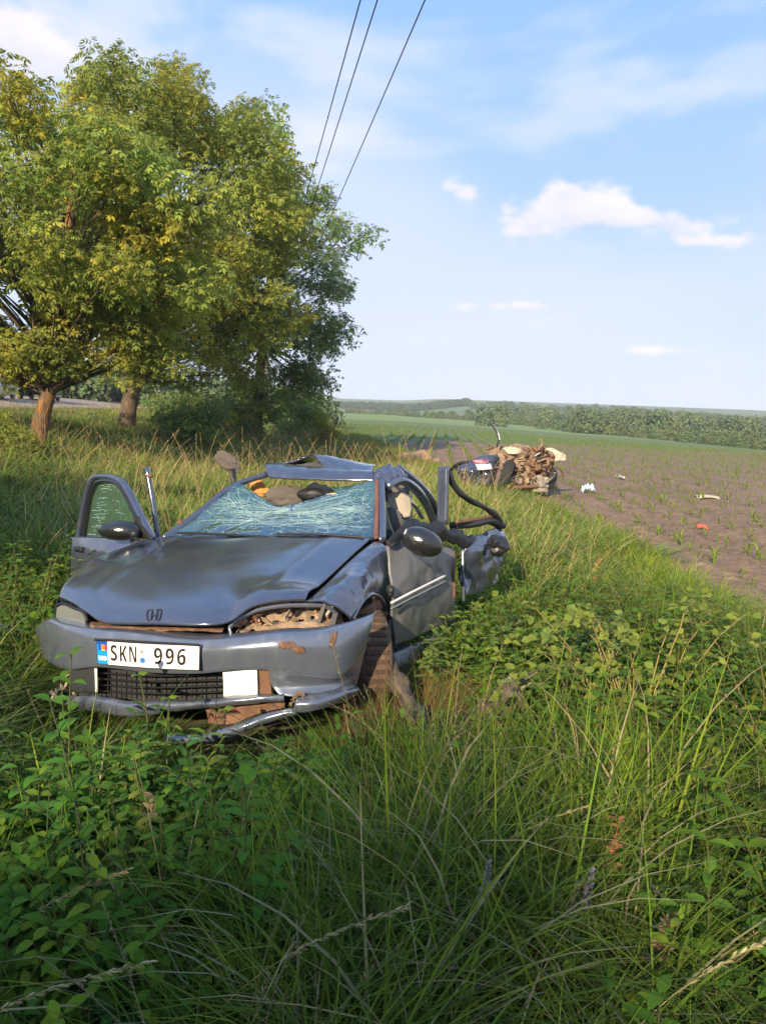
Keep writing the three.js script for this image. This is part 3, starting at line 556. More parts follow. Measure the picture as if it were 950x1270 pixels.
// --- bumper
{
  const face = [[46, 779, -0.44], [60, 769, -0.27], [84, 775, -0.13], [120, 780, -0.04], [180, 785, 0.0], [246, 792, 0.0], [300, 790, -0.01], [345, 785, -0.04], [380, 784, -0.09], [422, 778, -0.19], [463, 764, -0.36]];
  const ext = [28, 50, 55, 47, 48, 43, 40, 46, 52, 60, 46];
  const top = face.map(([x, y, z], i) => Z(x, y, z)), lip = face.map(([x, y, z], i) => Z(x + (i > 8 ? -1 : 0), y + 5, z + 0.03)), bulge = face.map(([x, y, z], i) => Z(x + (i === 0 ? 1 : i > 9 ? -4 : 0), y + ext[i] * 0.36, z + 0.045)), low = face.map(([x, y, z], i) => Z(x + (i === 0 ? 5 : i > 9 ? -12 : 0), y + ext[i], z + 0.02)), inn = top.map((p, i) => p.clone().add(V(0, 0.006, -0.07)));
  const b = mesh('bumper', sheet([inn, top, lip, bulge, low], 70, 26, 0.008, (p) => { p.z += 0.006 * fbm(p.x * 6, p.y * 6, 2, 3); p.y += 0.006 * fbm(p.x * 5 + 3, 1, 2, 2); }), M.bumper, car);
  // the corner that hangs down below it
  mesh('bumper_corner', sheet([zs([[334, 829, -0.02], [352, 831, -0.03], [380, 836, -0.07], [421, 838, -0.17], [451, 809, -0.345]]), zs([[336, 848, -0.05], [356, 850, -0.07], [384, 850, -0.11], [420, 846, -0.2], [446, 832, -0.36]]), zs([[346, 862, -0.05], [362, 864, -0.06], [390, 861, -0.10], [420, 856, -0.19], [441, 849, -0.36]])], 30, 16, 0.008, dentBy(0.006, 6, 12, V(0, 0, 1))), M.bumper, b);
  mesh('bumper_lip', sheet([zs([[368, 866, -0.05], [390, 862, -0.07], [416, 855, -0.14], [440, 849, -0.33]]), zs([[366, 874, 0.0], [390, 872, -0.02], [420, 864, -0.1], [445, 856, -0.3]]), zs([[362, 884, -0.01], [385, 883, -0.03], [418, 873, -0.12], [442, 862, -0.32]])], 26, 10, 0.007, dentBy(0.008, 9, 15, V(0, 1, 0.4))), M.bumper, b);
  const bits = [], rnd = mulberry(8); for (let k = 0; k < 26; k++) { const p = Z(362 + rnd() * 30, 858 + rnd() * 20, -0.02 - rnd() * 0.04); bits.push(box(0.008 + rnd() * 0.02, 0.006 + rnd() * 0.015, 0.004, p.x, p.y, p.z, rnd() * 3, rnd() * 3, rnd() * 3)); }
  mesh('torn_edge', merge(bits), M.tan, b);
  // lower bar and the strip that dangles from it
  mesh('lower_bar', sheet([zs([[78, 864, -0.22], [116, 862, -0.1], [150, 868, -0.03], [195, 869, 0.0], [240, 869, 0.0], [285, 865, -0.01], [322, 862, -0.03], [352, 860, -0.05]]), zs([[80, 870, -0.2], [116, 872, -0.07], [150, 876, 0.0], [195, 876, 0.03], [240, 874, 0.03], [285, 870, 0.02], [322, 866, 0.0], [352, 864, -0.03]]), zs([[88, 876, -0.22], [118, 882, -0.1], [150, 887, -0.02], [195, 886, 0.0], [240, 879, 0.0], [285, 875, 0.0], [322, 871, -0.02], [352, 868, -0.04]])], 44, 8, 0.007, dentBy(0.01, 7, 19, V(0, 1, 0.5))), M.bumper, b);
  mesh('dangling_strip', sheet([zs([[208, 911, 0.02], [250, 910, 0.05], [298, 897, 0.04], [332, 885, 0.0], [364, 878, -0.03]]), zs([[206, 918, 0.04], [252, 916, 0.07], [300, 903, 0.06], [334, 890, 0.02], [366, 883, -0.01]]), zs([[210, 921, 0.02], [255, 921, 0.05], [302, 908, 0.04], [336, 895, 0.0], [368, 887, -0.03]])], 36, 6, 0.006, dentBy(0.008, 9, 21, V(0, 1, 0.4))), M.bumper, b);
  mesh('torn_undertray', sheet([zs([[255, 877, -0.08], [290, 876, -0.08], [330, 872, -0.1], [355, 868, -0.12]]), zs([[258, 897, -0.03], [285, 898, -0.02], [320, 886, -0.05], [352, 878, -0.08]])], 20, 8, 0.006, dentBy(0.03, 9, 25, V(0, 0.3, 1))), M.rust, b);
  // opening, mesh and trims
  mesh('lower_grille', merge((() => { const gs = [box(0.94, 0.26, 0.02, 0.03, 0.36, -0.15)]; for (let k = 0; k < 4; k++) gs.push(bar(zs([[118, 834 + k * 7.4, -0.1], [180, 838 + k * 7.4, -0.06], [276, 836 + k * 7.4, -0.08]]), 0.012, 0.008, 12, 6)); for (let k = 0; k < 12; k++) gs.push(bar(zs([[126 + k * 12.5, 832, -0.1], [126 + k * 12.5, 866, -0.1]]), 0.006, 0.006, 2, 5)); return gs; })()), M.black, car);
  mesh('intake_trim', sheet([zs([[86, 826, -0.13], [119, 827, -0.05]]), zs([[90, 858, -0.16], [119, 859, -0.06]])], 10, 10, 0.008), M.trim, car);
  mesh('trim_edge', bar(zs([[119.5, 829, -0.04], [120.5, 858, -0.05]]), 0.012, 0.012, 4, 6), M.white, car);
  mesh('fog_lamp_cover', sheet([zs([[277, 832, -0.02], [298, 831, -0.02], [319, 830, -0.025]]), zs([[278, 848, -0.015], [298, 847, -0.015], [319.5, 846, -0.02]]), zs([[278, 864, -0.02], [299, 863, -0.02], [320, 861, -0.025]])], 10, 10, 0.01), M.white, car);
  mesh('fog_lamp_recess', merge([moved(new THREE.BoxGeometry(0.075, 0.13, 0.04), ...Z(328, 844, -0.06).toArray(), 0, 0, 0.05)]), M.rust, car);
  const junk = [], r2 = mulberry(18); for (let k = 0; k < 40; k++) { const p = Z(66 + r2() * 46, 836 + r2() * 34, -0.16 - r2() * 0.1); junk.push(box(0.01 + r2() * 0.06, 0.004 + r2() * 0.012, 0.004 + r2() * 0.01, p.x, p.y, p.z, r2() * 3, r2() * 3, r2() * 0.8)); }
  junk.forEach((g, k) => mesh('torn_fragment', g, k < 24 ? M.trim : M.beige, car));
  // patches of bare and muddy plastic
  const surf = (px, py, dz) => { const c = new THREE.Raycaster(), o = V(0, EYE, 0).applyMatrix4(CAR_I), d = rayDir(px, py).add(V(0, EYE, 0)).applyMatrix4(CAR_I).sub(o).normalize(); c.set(o, d); b.updateMatrixWorld(); const m = new THREE.Mesh(b.geometry, M.paint), h = c.intersectObject(m, false)[0]; return h ? h.point.addScaledVector(d, -dz) : Z(px, py, 0.05); };
  for (const [x, y, w, h, s] of [[356, 800, 11, 5, 1], [371, 806, 8, 5, 2], [416, 793, 3.5, 11, 3]]) {
    const P = []; const nu = 12, nv = 8; for (let j = 0; j <= nv; j++) for (let i = 0; i <= nu; i++) P.push(surf(x + (i / nu - 0.5) * 2 * w + (s === 3 ? -(j / nv) * 5 : 0), y + (j / nv - 0.5) * 2 * h, 0.004));
    mesh('scuff', shell(P, nu, nv, 0.002, (i, j) => { const a = (i + 0.5) / nu - 0.5, c = (j + 0.5) / nv - 0.5; return Math.hypot(a, c) * 2 + 0.9 * n3(i * 0.7 + s * 4, j * 0.7, 3) < 0.95; }), M.rust, b);
  }
}
// --- number plate
{
  const cv = document.createElement('canvas'); cv.width = 1040; cv.height = 240; const x = cv.getContext('2d');
  x.fillStyle = '#f6ece6'; x.fillRect(0, 0, 1040, 240);
  x.fillStyle = '#0a86d8'; x.fillRect(0, 0, 126, 240); x.fillStyle = '#17489c'; x.fillRect(20, 16, 36, 82); x.fillStyle = '#f2c21c'; x.fillRect(56, 40, 36, 58); x.fillStyle = '#17489c'; x.fillRect(0, 0, 126, 42); x.fillStyle = '#d9652a'; x.fillRect(58, 46, 30, 44); x.fillStyle = '#b3233c'; x.fillRect(92, 42, 30, 56);
  x.fillStyle = '#eef4fa'; x.font = 'bold 62px sans-serif'; x.textAlign = 'center'; x.fillText('MD', 66, 200);
  x.fillStyle = '#1d1a1c'; x.font = 'bold 216px sans-serif';
  const put = (s, cx, w) => { x.save(); x.translate(cx, 194); x.scale(w / x.measureText(s).width, 1.02); x.fillText(s, 0, 0); x.restore(); };
  put('S', 194, 86); put('K', 292, 92); put('N', 398, 100); put('9', 652, 94); put('9', 764, 94); put('6', 874, 94);
  x.fillStyle = '#8b7d7f'; x.beginPath(); x.arc(488, 82, 17, 0, 7); x.fill(); x.fillStyle = '#3f79b8'; x.beginPath(); x.arc(496, 168, 30, 0, 7); x.fill(); x.fillStyle = '#24507f'; x.font = 'bold 34px sans-serif'; x.fillText('M', 496, 180);
  x.strokeStyle = '#2a2628'; x.lineWidth = 5; x.strokeRect(3, 3, 1034, 234);
  const t = new THREE.CanvasTexture(cv); t.colorSpace = THREE.SRGBColorSpace; t.magFilter = THREE.LinearFilter;
  const c = [Z(117, 794.5, 0.085), Z(246, 801.5, 0.085), Z(118.5, 824, 0.075), Z(245, 832.5, 0.075)], P = [], nu = 16, nv = 4;
  for (let j = 0; j <= nv; j++) for (let i = 0; i <= nu; i++) { const p = c[0].clone().lerp(c[1], i / nu).lerp(c[2].clone().lerp(c[3], i / nu), j / nv); p.z -= 0.018 * (2 * i / nu - 1) ** 2; P.push(p); }
  const g = gridGeo(P, nu, nv, (i, j) => [i / nu, 1 - j / nv]);
  const pl = mesh('number_plate', shell(P.map((p) => p.clone().add(V(0, 0, -0.004))), nu, nv, 0.005), M.black, car);
  const face = mesh('plate_face', g, std(0xffffff, 0.45, { map: t }), pl); face.position.z = 0.0025;
  mesh('plate_rim', bar([c[0], c[1]].map((p) => p.clone().add(V(0, 0.004, -0.006))), 0.012, 0.01, 8, 6), M.black, pl);
}
// --- windscreen: crazed, sagging, with a hole below the roof
{
  const rows = [zs([[206, 667, -1.30], [268, 666, -1.20], [330, 665, -1.15], [398, 665, -1.17], [464, 668, -1.24]]), zs([[243, 641, -1.47], [296, 643, -1.40], [346, 644, -1.36], [406, 642, -1.39], [465, 643, -1.44]]), zs([[273, 617, -1.62], [312, 622, -1.57], [352, 622, -1.54], [408, 618, -1.57], [465, 618, -1.62]]), zs([[294, 600, -1.74], [318, 597, -1.77], [350, 596, -1.75], [410, 597, -1.76], [465, 596, -1.78]])];
  const nu = 90, nv = 60, crumple = (p, u, v) => { p.y += 0.018 * fbm(p.x * 5, 2, p.z * 5, 4) + 0.012 * (0.25 - Math.abs(n3(p.x * 7, 5, p.z * 7))); p.y -= 0.06 * sstep(0.25, 0.8, v) * Math.sin(u * Math.PI); };
  const P = sheetPoints(rows, nu, nv, crumple), hole = [[306, 590], [304, 606], [316, 612], [330, 621], [345, 629], [360, 626], [377, 622], [392, 618], [405, 613], [421, 614], [412, 606], [403, 600], [403, 588]];
  const ctr = (i, j) => { const a = P[j * (nu + 1) + i], b = P[(j + 1) * (nu + 1) + i + 1]; return pixelOf(a.clone().lerp(b, 0.5)); };
  const ws = mesh('windscreen', shell(P, nu, nv, 0.004, (i, j) => !inPoly(...ctr(i, j), hole)), M.glass, car);
  // cracks: fine raised ridges of broken glass running through the pane
  const rnd = mulberry(77), gs = [], pt = (u, v) => { const a = clamp(u, 0, 0.999) * nu, b = clamp(v, 0, 0.999) * nv, i = Math.floor(a), j = Math.floor(b), k = j * (nu + 1) + i; return P[k].clone().lerp(P[k + 1], a - i).lerp(P[k + nu + 1].clone().lerp(P[k + nu + 2], a - i), b - j).add(V(0, 0.004, 0.002)); };
  const ok = (u, v) => u > 0.01 && u < 0.99 && v > 0.01 && v < 0.98 && !inPoly(...pixelOf(pt(u, v)), hole);
  const streak = (u, v, a, len, w) => { const pts = []; for (let k = 0; k < 9; k++) { if (!ok(u, v)) break; pts.push(pt(u, v)); a += (rnd() - 0.5) * 0.5; u += Math.cos(a) * len / 9; v += Math.sin(a) * len / 9; } if (pts.length > 2) gs.push(bar(pts, w, 0.0012, pts.length * 2, 4)); };
  // webs spreading from where the roof and heads struck, and long splits between them
  for (const [cu, cv, n, R] of [[0.55, 0.66, 54, 0.42], [0.16, 0.62, 34, 0.26], [0.9, 0.5, 34, 0.28], [0.74, 0.28, 26, 0.26], [0.36, 0.3, 24, 0.25]]) {
    for (let k = 0; k < n; k++) { const a = (k + rnd() * 0.7) / n * 6.28, r0 = R * 0.12 * rnd(); streak(cu + Math.cos(a) * r0, cv + Math.sin(a) * r0 * 1.3, a, R * (0.4 + rnd() * 0.9), 0.0009 + rnd() * 0.0014); }
    for (let ring = 1; ring < 7; ring++) for (let k = 0; k < 22; k++) if (rnd() < 0.62) { const a = k / 22 * 6.28, r = R * ring / 6.5 * (0.85 + rnd() * 0.3); streak(cu + Math.cos(a) * r, cv + Math.sin(a) * r * 1.2, a + 1.57, R * 0.06 * ring, 0.0008 + rnd() * 0.001); }
  }
  for (let k = 0; k < 26; k++) streak(rnd(), 0.1 + rnd() * 0.5, (rnd() - 0.5) * 0.5, 0.4 + rnd() * 0.4, 0.001 + rnd() * 0.0016);
  const cr = mesh('cracks', merge(gs), M.crack, ws); cr.userData.kind = 'stuff';
  const chips = []; for (let k = 0; k < 130; k++) { const u = rnd(), v = rnd(); if (ok(u, v)) { const p = pt(u, v); chips.push(box(0.002 + rnd() * 0.003, 0.002, 0.002 + rnd() * 0.003, p.x, p.y + 0.003, p.z, rnd(), rnd() * 3, rnd())); } }
  mesh('glass_crumbs', merge(chips), M.crack, ws).userData.kind = 'stuff';
}
// --- roof, pillars
{
  mesh('roof', sheet([zs([[334, 592, -1.78], [365, 594, -1.76], [400, 595, -1.76], [435, 596, -1.77], [465, 597, -1.79]]), zs([[329, 579, -1.86], [362, 582, -1.84], [400, 584, -1.83], [435, 585, -1.83], [462, 586, -1.84]]), zs([[331, 574.5, -1.96], [365, 577.5, -1.98], [400, 580, -1.99], [433, 583, -1.98], [462, 583, -1.95]])], 40, 14, 0.012, dentBy(0.006, 7, 2)), M.paint, car);
  mesh('roof_fold', sheet([zs([[403, 581, -2.0], [420, 582.5, -2.0], [440, 584, -2.0], [463, 584, -1.98]]), zs([[389, 564, -2.14], [412, 568, -2.14], [438, 574, -2.12], [462, 579, -2.08]]), zs([[380, 566.5, -2.34], [412, 569, -2.36], [438, 573.5, -2.34], [466, 578, -2.3]])], 30, 14, 0.012, dentBy(0.006, 8, 6)), M.paint, car);
  mesh('roof_fold', sheet([zs([[332, 577, -2.3], [355, 573, -2.34], [386, 565.5, -2.38]]), zs([[334, 578, -2.6], [357, 576, -2.64], [390, 571, -2.66]])], 20, 8, 0.012, dentBy(0.02, 8, 6)), M.paint, car);
  mesh('roof_lining', sheet([zs([[334, 586, -2.0], [365, 586, -2.1], [404, 585, -2.1]]), zs([[336, 576, -2.5], [365, 574, -2.5], [398, 572, -2.5]])], 16, 8, 0.01, dentBy(0.03, 9, 1)), M.greyCloth, car);
  mesh('roof_corner', sheet([zs([[459, 585, -1.9], [472, 580, -1.98], [486, 578.5, -2.08], [497, 581, -2.2]]), zs([[463, 590, -1.82], [476, 588, -1.88], [490, 586, -2.0], [503, 589, -2.15]]), zs([[466, 597, -1.79], [477, 600, -1.84], [490, 599, -1.98], [506, 600, -2.18]])], 30, 20, 0.012, dentBy(0.03, 9, 5, V(0.2, 1, 0.3), 1.4)), M.paint, car);
  mesh('roof_rail', bar(zs([[478, 604, -1.84], [496, 596, -2.02], [512, 604, -2.22], [527, 622, -2.45], [538, 646, -2.68]]), (t) => 0.075 - 0.02 * t, 0.05, 40, 8), M.paint, car);
  mesh('roof_rail', bar(zs([[494, 581, -2.15], [508, 591, -2.3], [526, 608, -2.5], [539, 628, -2.72], [543, 648, -2.85]]), 0.055, 0.045, 40, 8), M.paint, car);
  mesh('seat_belt', bar(zs([[497, 603, -2.0], [507, 612, -2.15], [520, 628, -2.32], [529, 643, -2.45]]).map((p) => p.add(V(-0.03, 0, 0))), 0.035, 0.012, 24, 6), M.white, car);
  mesh('windscreen_pillar', bar(zs([[473, 671, -1.27], [473, 635, -1.53], [472, 597, -1.82]]), 0.052, 0.05, 24, 8), M.paint, car);
  mesh('pillar_trim', bar(zs([[466.5, 669, -1.235], [467.5, 635, -1.49], [467.5, 598, -1.775]]).map((p) => p.add(V(0, 0.006, 0.004))), 0.026, 0.02, 24, 6), M.redRust, car);
  mesh('windscreen_pillar', bar(zs([[203, 668, -1.30], [243, 639, -1.50], [290, 603, -1.76], [332, 588, -1.9]]), 0.045, 0.04, 30, 8), M.paint, car);
  mesh('pillar_bolt', moved(blob(0.018, 0.014, 0.018, 2), ...Z(224, 648, -1.40).toArray()), M.redRust, car);
  mesh('post', bar([Z(197, 668, -1.45), Z(190, 622, -1.5), Z(182.5, 580, -1.52)], 0.024, 0.035, 12, 8, V(0, 0, 1), 0.3), M.paint, car);
  mesh('post_joint', moved(blob(0.02, 0.014, 0.018, 2), ...Z(186.5, 590, -1.5).toArray()), M.redRust, car);
  // seat head torn loose behind the left-hand pillar
  const hr = mesh('headrest', moved(blob(0.105, 0.06, 0.03, 3, 0.3, 2.2), ...Z(283, 573, -2.3).toArray(), 0.2, 0.3, -0.75), M.greyCloth, car);
  mesh('headrest_stay', bar(zs([[288, 582, -2.3], [290, 596, -2.28], [287, 612, -2.25]]), 0.045, 0.03, 8, 6), M.black, hr);
}
// --- cabin
{
  mesh('dashboard', sheet([[V(-0.64, 0.86, -1.32), V(0, 0.88, -1.26), V(0.66, 0.88, -1.32)], [V(-0.62, 0.95, -1.5), V(0, 0.98, -1.46), V(0.64, 0.98, -1.5)], [V(-0.6, 0.92, -1.72), V(0, 0.93, -1.7), V(0.62, 0.95, -1.72)], [V(-0.6, 0.6, -1.76), V(0, 0.6, -1.74), V(0.62, 0.6, -1.76)]], 30, 20, 0.03, dentBy(0.02, 5, 3)), M.trim, car);
  const sw = mesh('steering_wheel', moved(new THREE.TorusGeometry(0.18, 0.016, 8, 32), 0.34, 0.96, -1.82, -0.5, 0, 0), M.black, car);
  mesh('column_boss', moved(blob(0.07, 0.05, 0.03, 2, 0.05), 0.34, 0.95, -1.81), M.black, sw);
  const seat = (x, z, mat, h) => { const s = mesh('seat', merge([moved(blob(0.24, 0.28, 0.09, 4, 0.08), x, 0.76, z, -0.25), moved(blob(0.25, 0.10, 0.26, 4, 0.08), x, 0.52, z + 0.28)]), mat, car); mesh('headrest', moved(blob(0.12, 0.08, 0.05, 3, 0.06), x, 0.72 + h, z - 0.07, -0.2), mat, s); return s; };
  seat(0.38, -2.16, M.greyCloth, 0.30); seat(-0.36, -2.2, M.greyCloth, 0.28);
  mesh('rear_seat', sheet([zs([[478, 614, -2.6], [495, 611, -2.6], [509, 617, -2.6]]), zs([[480, 628, -2.5], [495, 626, -2.5], [511, 631, -2.5]]), zs([[480, 660, -2.4], [496, 660, -2.4], [512, 662, -2.4]])], 12, 12, 0.06, dentBy(0.01, 6, 1)), M.beige, car);
  mesh('seat_cover', sheet([zs([[480, 615, -2.02], [496, 612, -2.05], [507, 617, -2.08]]), zs([[481, 630, -1.98], [497, 628, -2.0], [509, 632, -2.04]]), zs([[483, 644, -1.96], [498, 643, -1.98], [508, 642, -2.0]])], 14, 12, 0.04, dentBy(0.012, 7, 5)), M.clothBeige, car);
  mesh('seat_shoulder', moved(blob(0.08, 0.12, 0.06, 3, 0.1), ...Z(485, 652, -1.9).toArray()), M.greyCloth, car);
  mesh('rear_headrest', moved(blob(0.13, 0.07, 0.06, 3, 0.08), ...Z(486, 611, -2.5).toArray()), M.greyCloth, car);
  mesh('airbag_cloth', sheet([zs([[380, 602, -2.2], [396, 600, -2.15], [404, 601, -2.1]]), zs([[384, 616, -2.1], [402, 615, -2.05], [420, 615, -2.0]])], 14, 10, 0.01, dentBy(0.02, 9, 7)), M.beige, car);
  mesh('torn_foam', merge([moved(blob(0.07, 0.03, 0.04, 3, 0.35, 3), ...Z(327, 611, -1.95).toArray()), moved(blob(0.05, 0.04, 0.03, 3, 0.35, 3, 4), ...Z(319, 603, -1.98).toArray())]), M.orangeFoam, car);
  mesh('mirror_housing', moved(blob(0.10, 0.045, 0.05, 3, 0.06), ...Z(386, 613, -1.86).toArray()), M.black, car);
  mesh('broken_console', moved(blob(0.14, 0.08, 0.08, 3, 0.25), ...Z(354, 617, -1.9).toArray()), M.greyCloth, car);
  mesh('floor_pan', merge([box(1.4, 0.05, 1.9, 0, 0.26, -2.0), box(0.09, 0.14, 1.5, 0.7, 0.28, -1.85), box(0.09, 0.14, 1.5, -0.7, 0.28, -1.85), box(1.34, 0.5, 0.03, 0, 0.5, -1.3)]), M.dark, car);
}
// --- right-hand doors, bent outwards
{
  const n = V(1, 0, 0.25), c = 0.57, D = (px, py, o = 0) => onPlane(px, py, n, c + o), ds = (l) => l.map((a) => D(...a));
  const door = mesh('door', sheet([ds([[481, 676], [507, 668, 0.01], [535, 672, 0.02], [562, 682, 0.02]]), ds([[482, 700, 0.02], [508, 697, 0.05], [536, 697, 0.05], [562, 698, 0.03]]), ds([[484, 726, 0.03], [510, 721, 0.055], [537, 715, 0.055], [563, 712, 0.03]]), ds([[486, 760, 0.02], [511, 756, 0.04], [538, 748, 0.04], [563, 742, 0.02]]), ds([[488, 800, -0.02], [512, 792, -0.01], [538, 780, -0.01], [564, 768, -0.02]])], 56, 50, 0.012, dentBy(0.014, 3.3, 31, V(1, 0, 0.2), 1.0)), M.doorPaint, car);
  for (const [o, m] of [[0, M.white], [7, M.steel]]) mesh('door_moulding', bar(ds([[485, 748 + o, 0.06], [510, 735 + o, 0.085], [532, 724 + o, 0.085], [552, 714 + o, 0.07]]), 0.012, 0.014, 20, 6), m, door);
  mesh('door_lock', moved(blob(0.02, 0.03, 0.02, 2, 0.4, 3), ...D(484, 732, 0.06).toArray()), M.black, door);
  const w = M.blackGloss;
  mesh('belt_trim', sheet([ds([[508, 643, 0.0], [540, 648, 0.02], [570, 657, 0.03], [594, 668, 0.03]]), ds([[506, 650, 0.03], [538, 655, 0.06], [570, 666, 0.06], [594, 678, 0.05]]), ds([[508, 660, 0.03], [536, 664, 0.05], [568, 676, 0.05], [592, 688, 0.04]])], 40, 12, 0.012, dentBy(0.02, 6, 4, V(0.5, 1, 0), 1.5)), M.black, door);
  mesh('mirror_mount', sheet([ds([[479, 672, 0.03], [494, 657, 0.03], [507, 643, 0.02]]), ds([[482, 677, 0.04], [497, 668, 0.05], [512, 653, 0.04]])], 12, 6, 0.02), M.black, door);
  const mr = D(523, 672, 0.16), mir = mesh('wing_mirror', moved(blob(0.115, 0.075, 0.075, 4, 0.02), mr.x, mr.y, mr.z, 0, 0.2, -0.42), M.blackGloss, door);
  mesh('mirror_arm', bar([D(506, 664, 0.04), D(512, 667, 0.12)], 0.05, 0.04, 4, 6), M.black, mir);
  mesh('mirror_chip', sheet([ds([[501, 662, 0.1], [504, 656, 0.1]]), ds([[503, 663, 0.1], [505, 658, 0.1]])], 3, 3, 0.004), M.white, mir);
  mesh('window_post', bar(ds([[549, 650, 0.0], [549.5, 612, 0.0], [550, 579, 0.0]]), 0.04, 0.062, 14, 12, V(1, 0, 0.3).normalize(), 0.25), M.paint, door);
  mesh('bent_window_frame', bar(ds([[554, 583, 0.0], [561, 599, 0.01], [571, 612, 0.02], [584, 621, 0.03], [598, 628, 0.05], [612, 637, 0.06], [621, 647, 0.06]]), (t) => 0.042 + 0.008 * Math.sin(t * 17), (t) => 0.026 + 0.007 * Math.sin(t * 23 + 1), 50, 10, V(0, 1, 0), 0.4), M.trim, car);
  mesh('gap_edge', bar(ds([[573.5, 680, 0.03], [574, 712, 0.04], [575, 745, 0.03]]), 0.018, 0.02, 10, 6), M.bumper, car);
  mesh('gap_edge', bar(ds([[561.5, 684, 0.03], [561, 712, 0.04], [562, 740, 0.03]]), 0.03, 0.02, 10, 6), M.rust, car);
  const rear = mesh('rear_door', sheet([ds([[574, 668, 0.02], [592, 662, 0.03], [608, 655, 0.04], [622, 650, 0.02]]), ds([[575, 684, 0.04], [592, 682, 0.09], [610, 675, 0.10], [628, 670, 0.04]]), ds([[576, 706, 0.04], [593, 705, 0.08], [610, 700, 0.08], [627, 694, 0.03]]), ds([[577, 738, 0.03], [593, 736, 0.05], [610, 728, 0.05], [620, 718, 0.02]])], 60, 54, 0.01, dentBy(0.035, 3.4, 17, V(1, 0.2, 0.3), 1.1), (i, j) => i < 57 - 5 * Math.abs(n3(j * 0.45, 3, 1)) && j > 1 + 5 * Math.abs(n3(i * 0.35, 7, 2))), M.paint, car);
  mesh('torn_trim', moved(blob(0.09, 0.07, 0.05, 3, 0.3), ...D(614, 677, 0.12).toArray()), M.blackGloss, rear);
  mesh('rear_belt', bar(ds([[562, 652, -0.05], [586, 650, 0.0], [606, 646, 0.03], [622, 652, 0.03]]), 0.07, 0.05, 24, 8), M.trim, rear);
  mesh('window_rubber', bar(ds([[566, 648, 0.0], [588, 645, 0.02], [609, 641, 0.04]]), 0.02, 0.025, 16, 6), M.rust, rear);
  mesh('sill', bar([V(0.78, 0.22, -1.1), V(0.86, 0.2, -1.8), V(0.95, 0.2, -2.6)], 0.1, 0.12, 12, 8), M.doorPaint, car);
}
// --- left-hand door, swung wide open
{
  const n = V(0.5, 0, -0.91), hinge = V(-0.74, 0.9, -1.25), c = n.dot(hinge), D = (px, py, o = 0) => onPlane(px, py, n, c - o), ds = (l) => l.map((a) => D(...a));
  const door = mesh('door', sheet([ds([[92, 667, 0.02], [120, 667, 0.03], [155, 669, 0.03], [194, 671, 0.02]]), ds([[91, 690, 0.05], [120, 690, 0.07], [155, 692, 0.07], [194, 694, 0.04]]), ds([[91, 720, 0.05], [120, 722, 0.06], [155, 724, 0.06], [194, 726, 0.04]]), ds([[92, 775, 0.02], [120, 778, 0.03], [155, 780, 0.03], [194, 780, 0.02]])], 30, 30, 0.05, dentBy(0.008, 4, 7, V(0, 0, 1))), M.paint, car);
  mesh('window_frame', bar(ds([[98, 668], [103, 640], [110, 608], [118, 593], [128, 591], [142, 592.5], [152, 598], [160, 610], [172, 634], [190, 669]]), 0.04, 0.055, 70, 8, V(0, 0, 1)), M.paint, door);
  mesh('window_seal', bar(ds([[104, 668, 0.02], [108, 640, 0.02], [114, 611, 0.02], [120, 599, 0.02], [130, 596.5, 0.02], [141, 598, 0.02], [149, 603, 0.02], [156, 614, 0.02], [167, 637, 0.02], [180, 666, 0.02]]), 0.025, 0.03, 60, 6, V(0, 0, 1)), M.blackGloss, door);
  const P = [ds([[104, 666], [130, 667], [155, 668], [178, 668]]), ds([[111, 630], [128, 630], [146, 630], [164, 631]]), ds([[120, 600], [128, 598], [138, 598], [147, 602]])];
  const pane = mesh('window_pane', sheet(P, 24, 24, 0.004, dentBy(0.004, 20, 3, V(0, 0, 1))), M.doorGlass, door);
  const rnd = mulberry(5), gs = []; for (let k = 0; k < 46; k++) { const y = 601 + rnd() * 62, t = (y - 600) / 66, x0 = lerp(121, 106, t), x1 = lerp(147, 172, t), x = rnd() < 0.55 ? x0 + rnd() * 12 : lerp(x0, x1, rnd()), l = 2 + rnd() * 9; if (x + l < x1) gs.push(bar([D(x, y, 0.006), D(x + l * 0.5, y + (rnd() - 0.5), 0.006), D(x + l, y + (rnd() - 0.5) * 1.6, 0.006)], 0.0025, 0.003, 4, 4)); }
  mesh('pane_cracks', merge(gs), M.crack, pane).userData.kind = 'stuff';
  const mp = D(149, 658, 0.12), mir = mesh('wing_mirror', moved(blob(0.135, 0.062, 0.08, 4, 0.02), mp.x, mp.y, mp.z, 0, 0.15, -0.02), M.blackGloss, door);
  mesh('mirror_arm', bar([D(172, 661, 0.0), D(166, 662, 0.1)], 0.06, 0.05, 4, 6), M.black, mir);
  mesh('corner_trim', sheet([ds([[172, 640, 0.03], [176, 650, 0.03], [190, 669, 0.03]]), ds([[166, 650, 0.03], [168, 660, 0.03], [172, 668, 0.03]])], 8, 4, 0.01), M.black, door);
  mesh('door_handle', bar(ds([[95, 681, 0.09], [103, 682, 0.09]]), 0.03, 0.035, 4, 6), M.black, door);
}

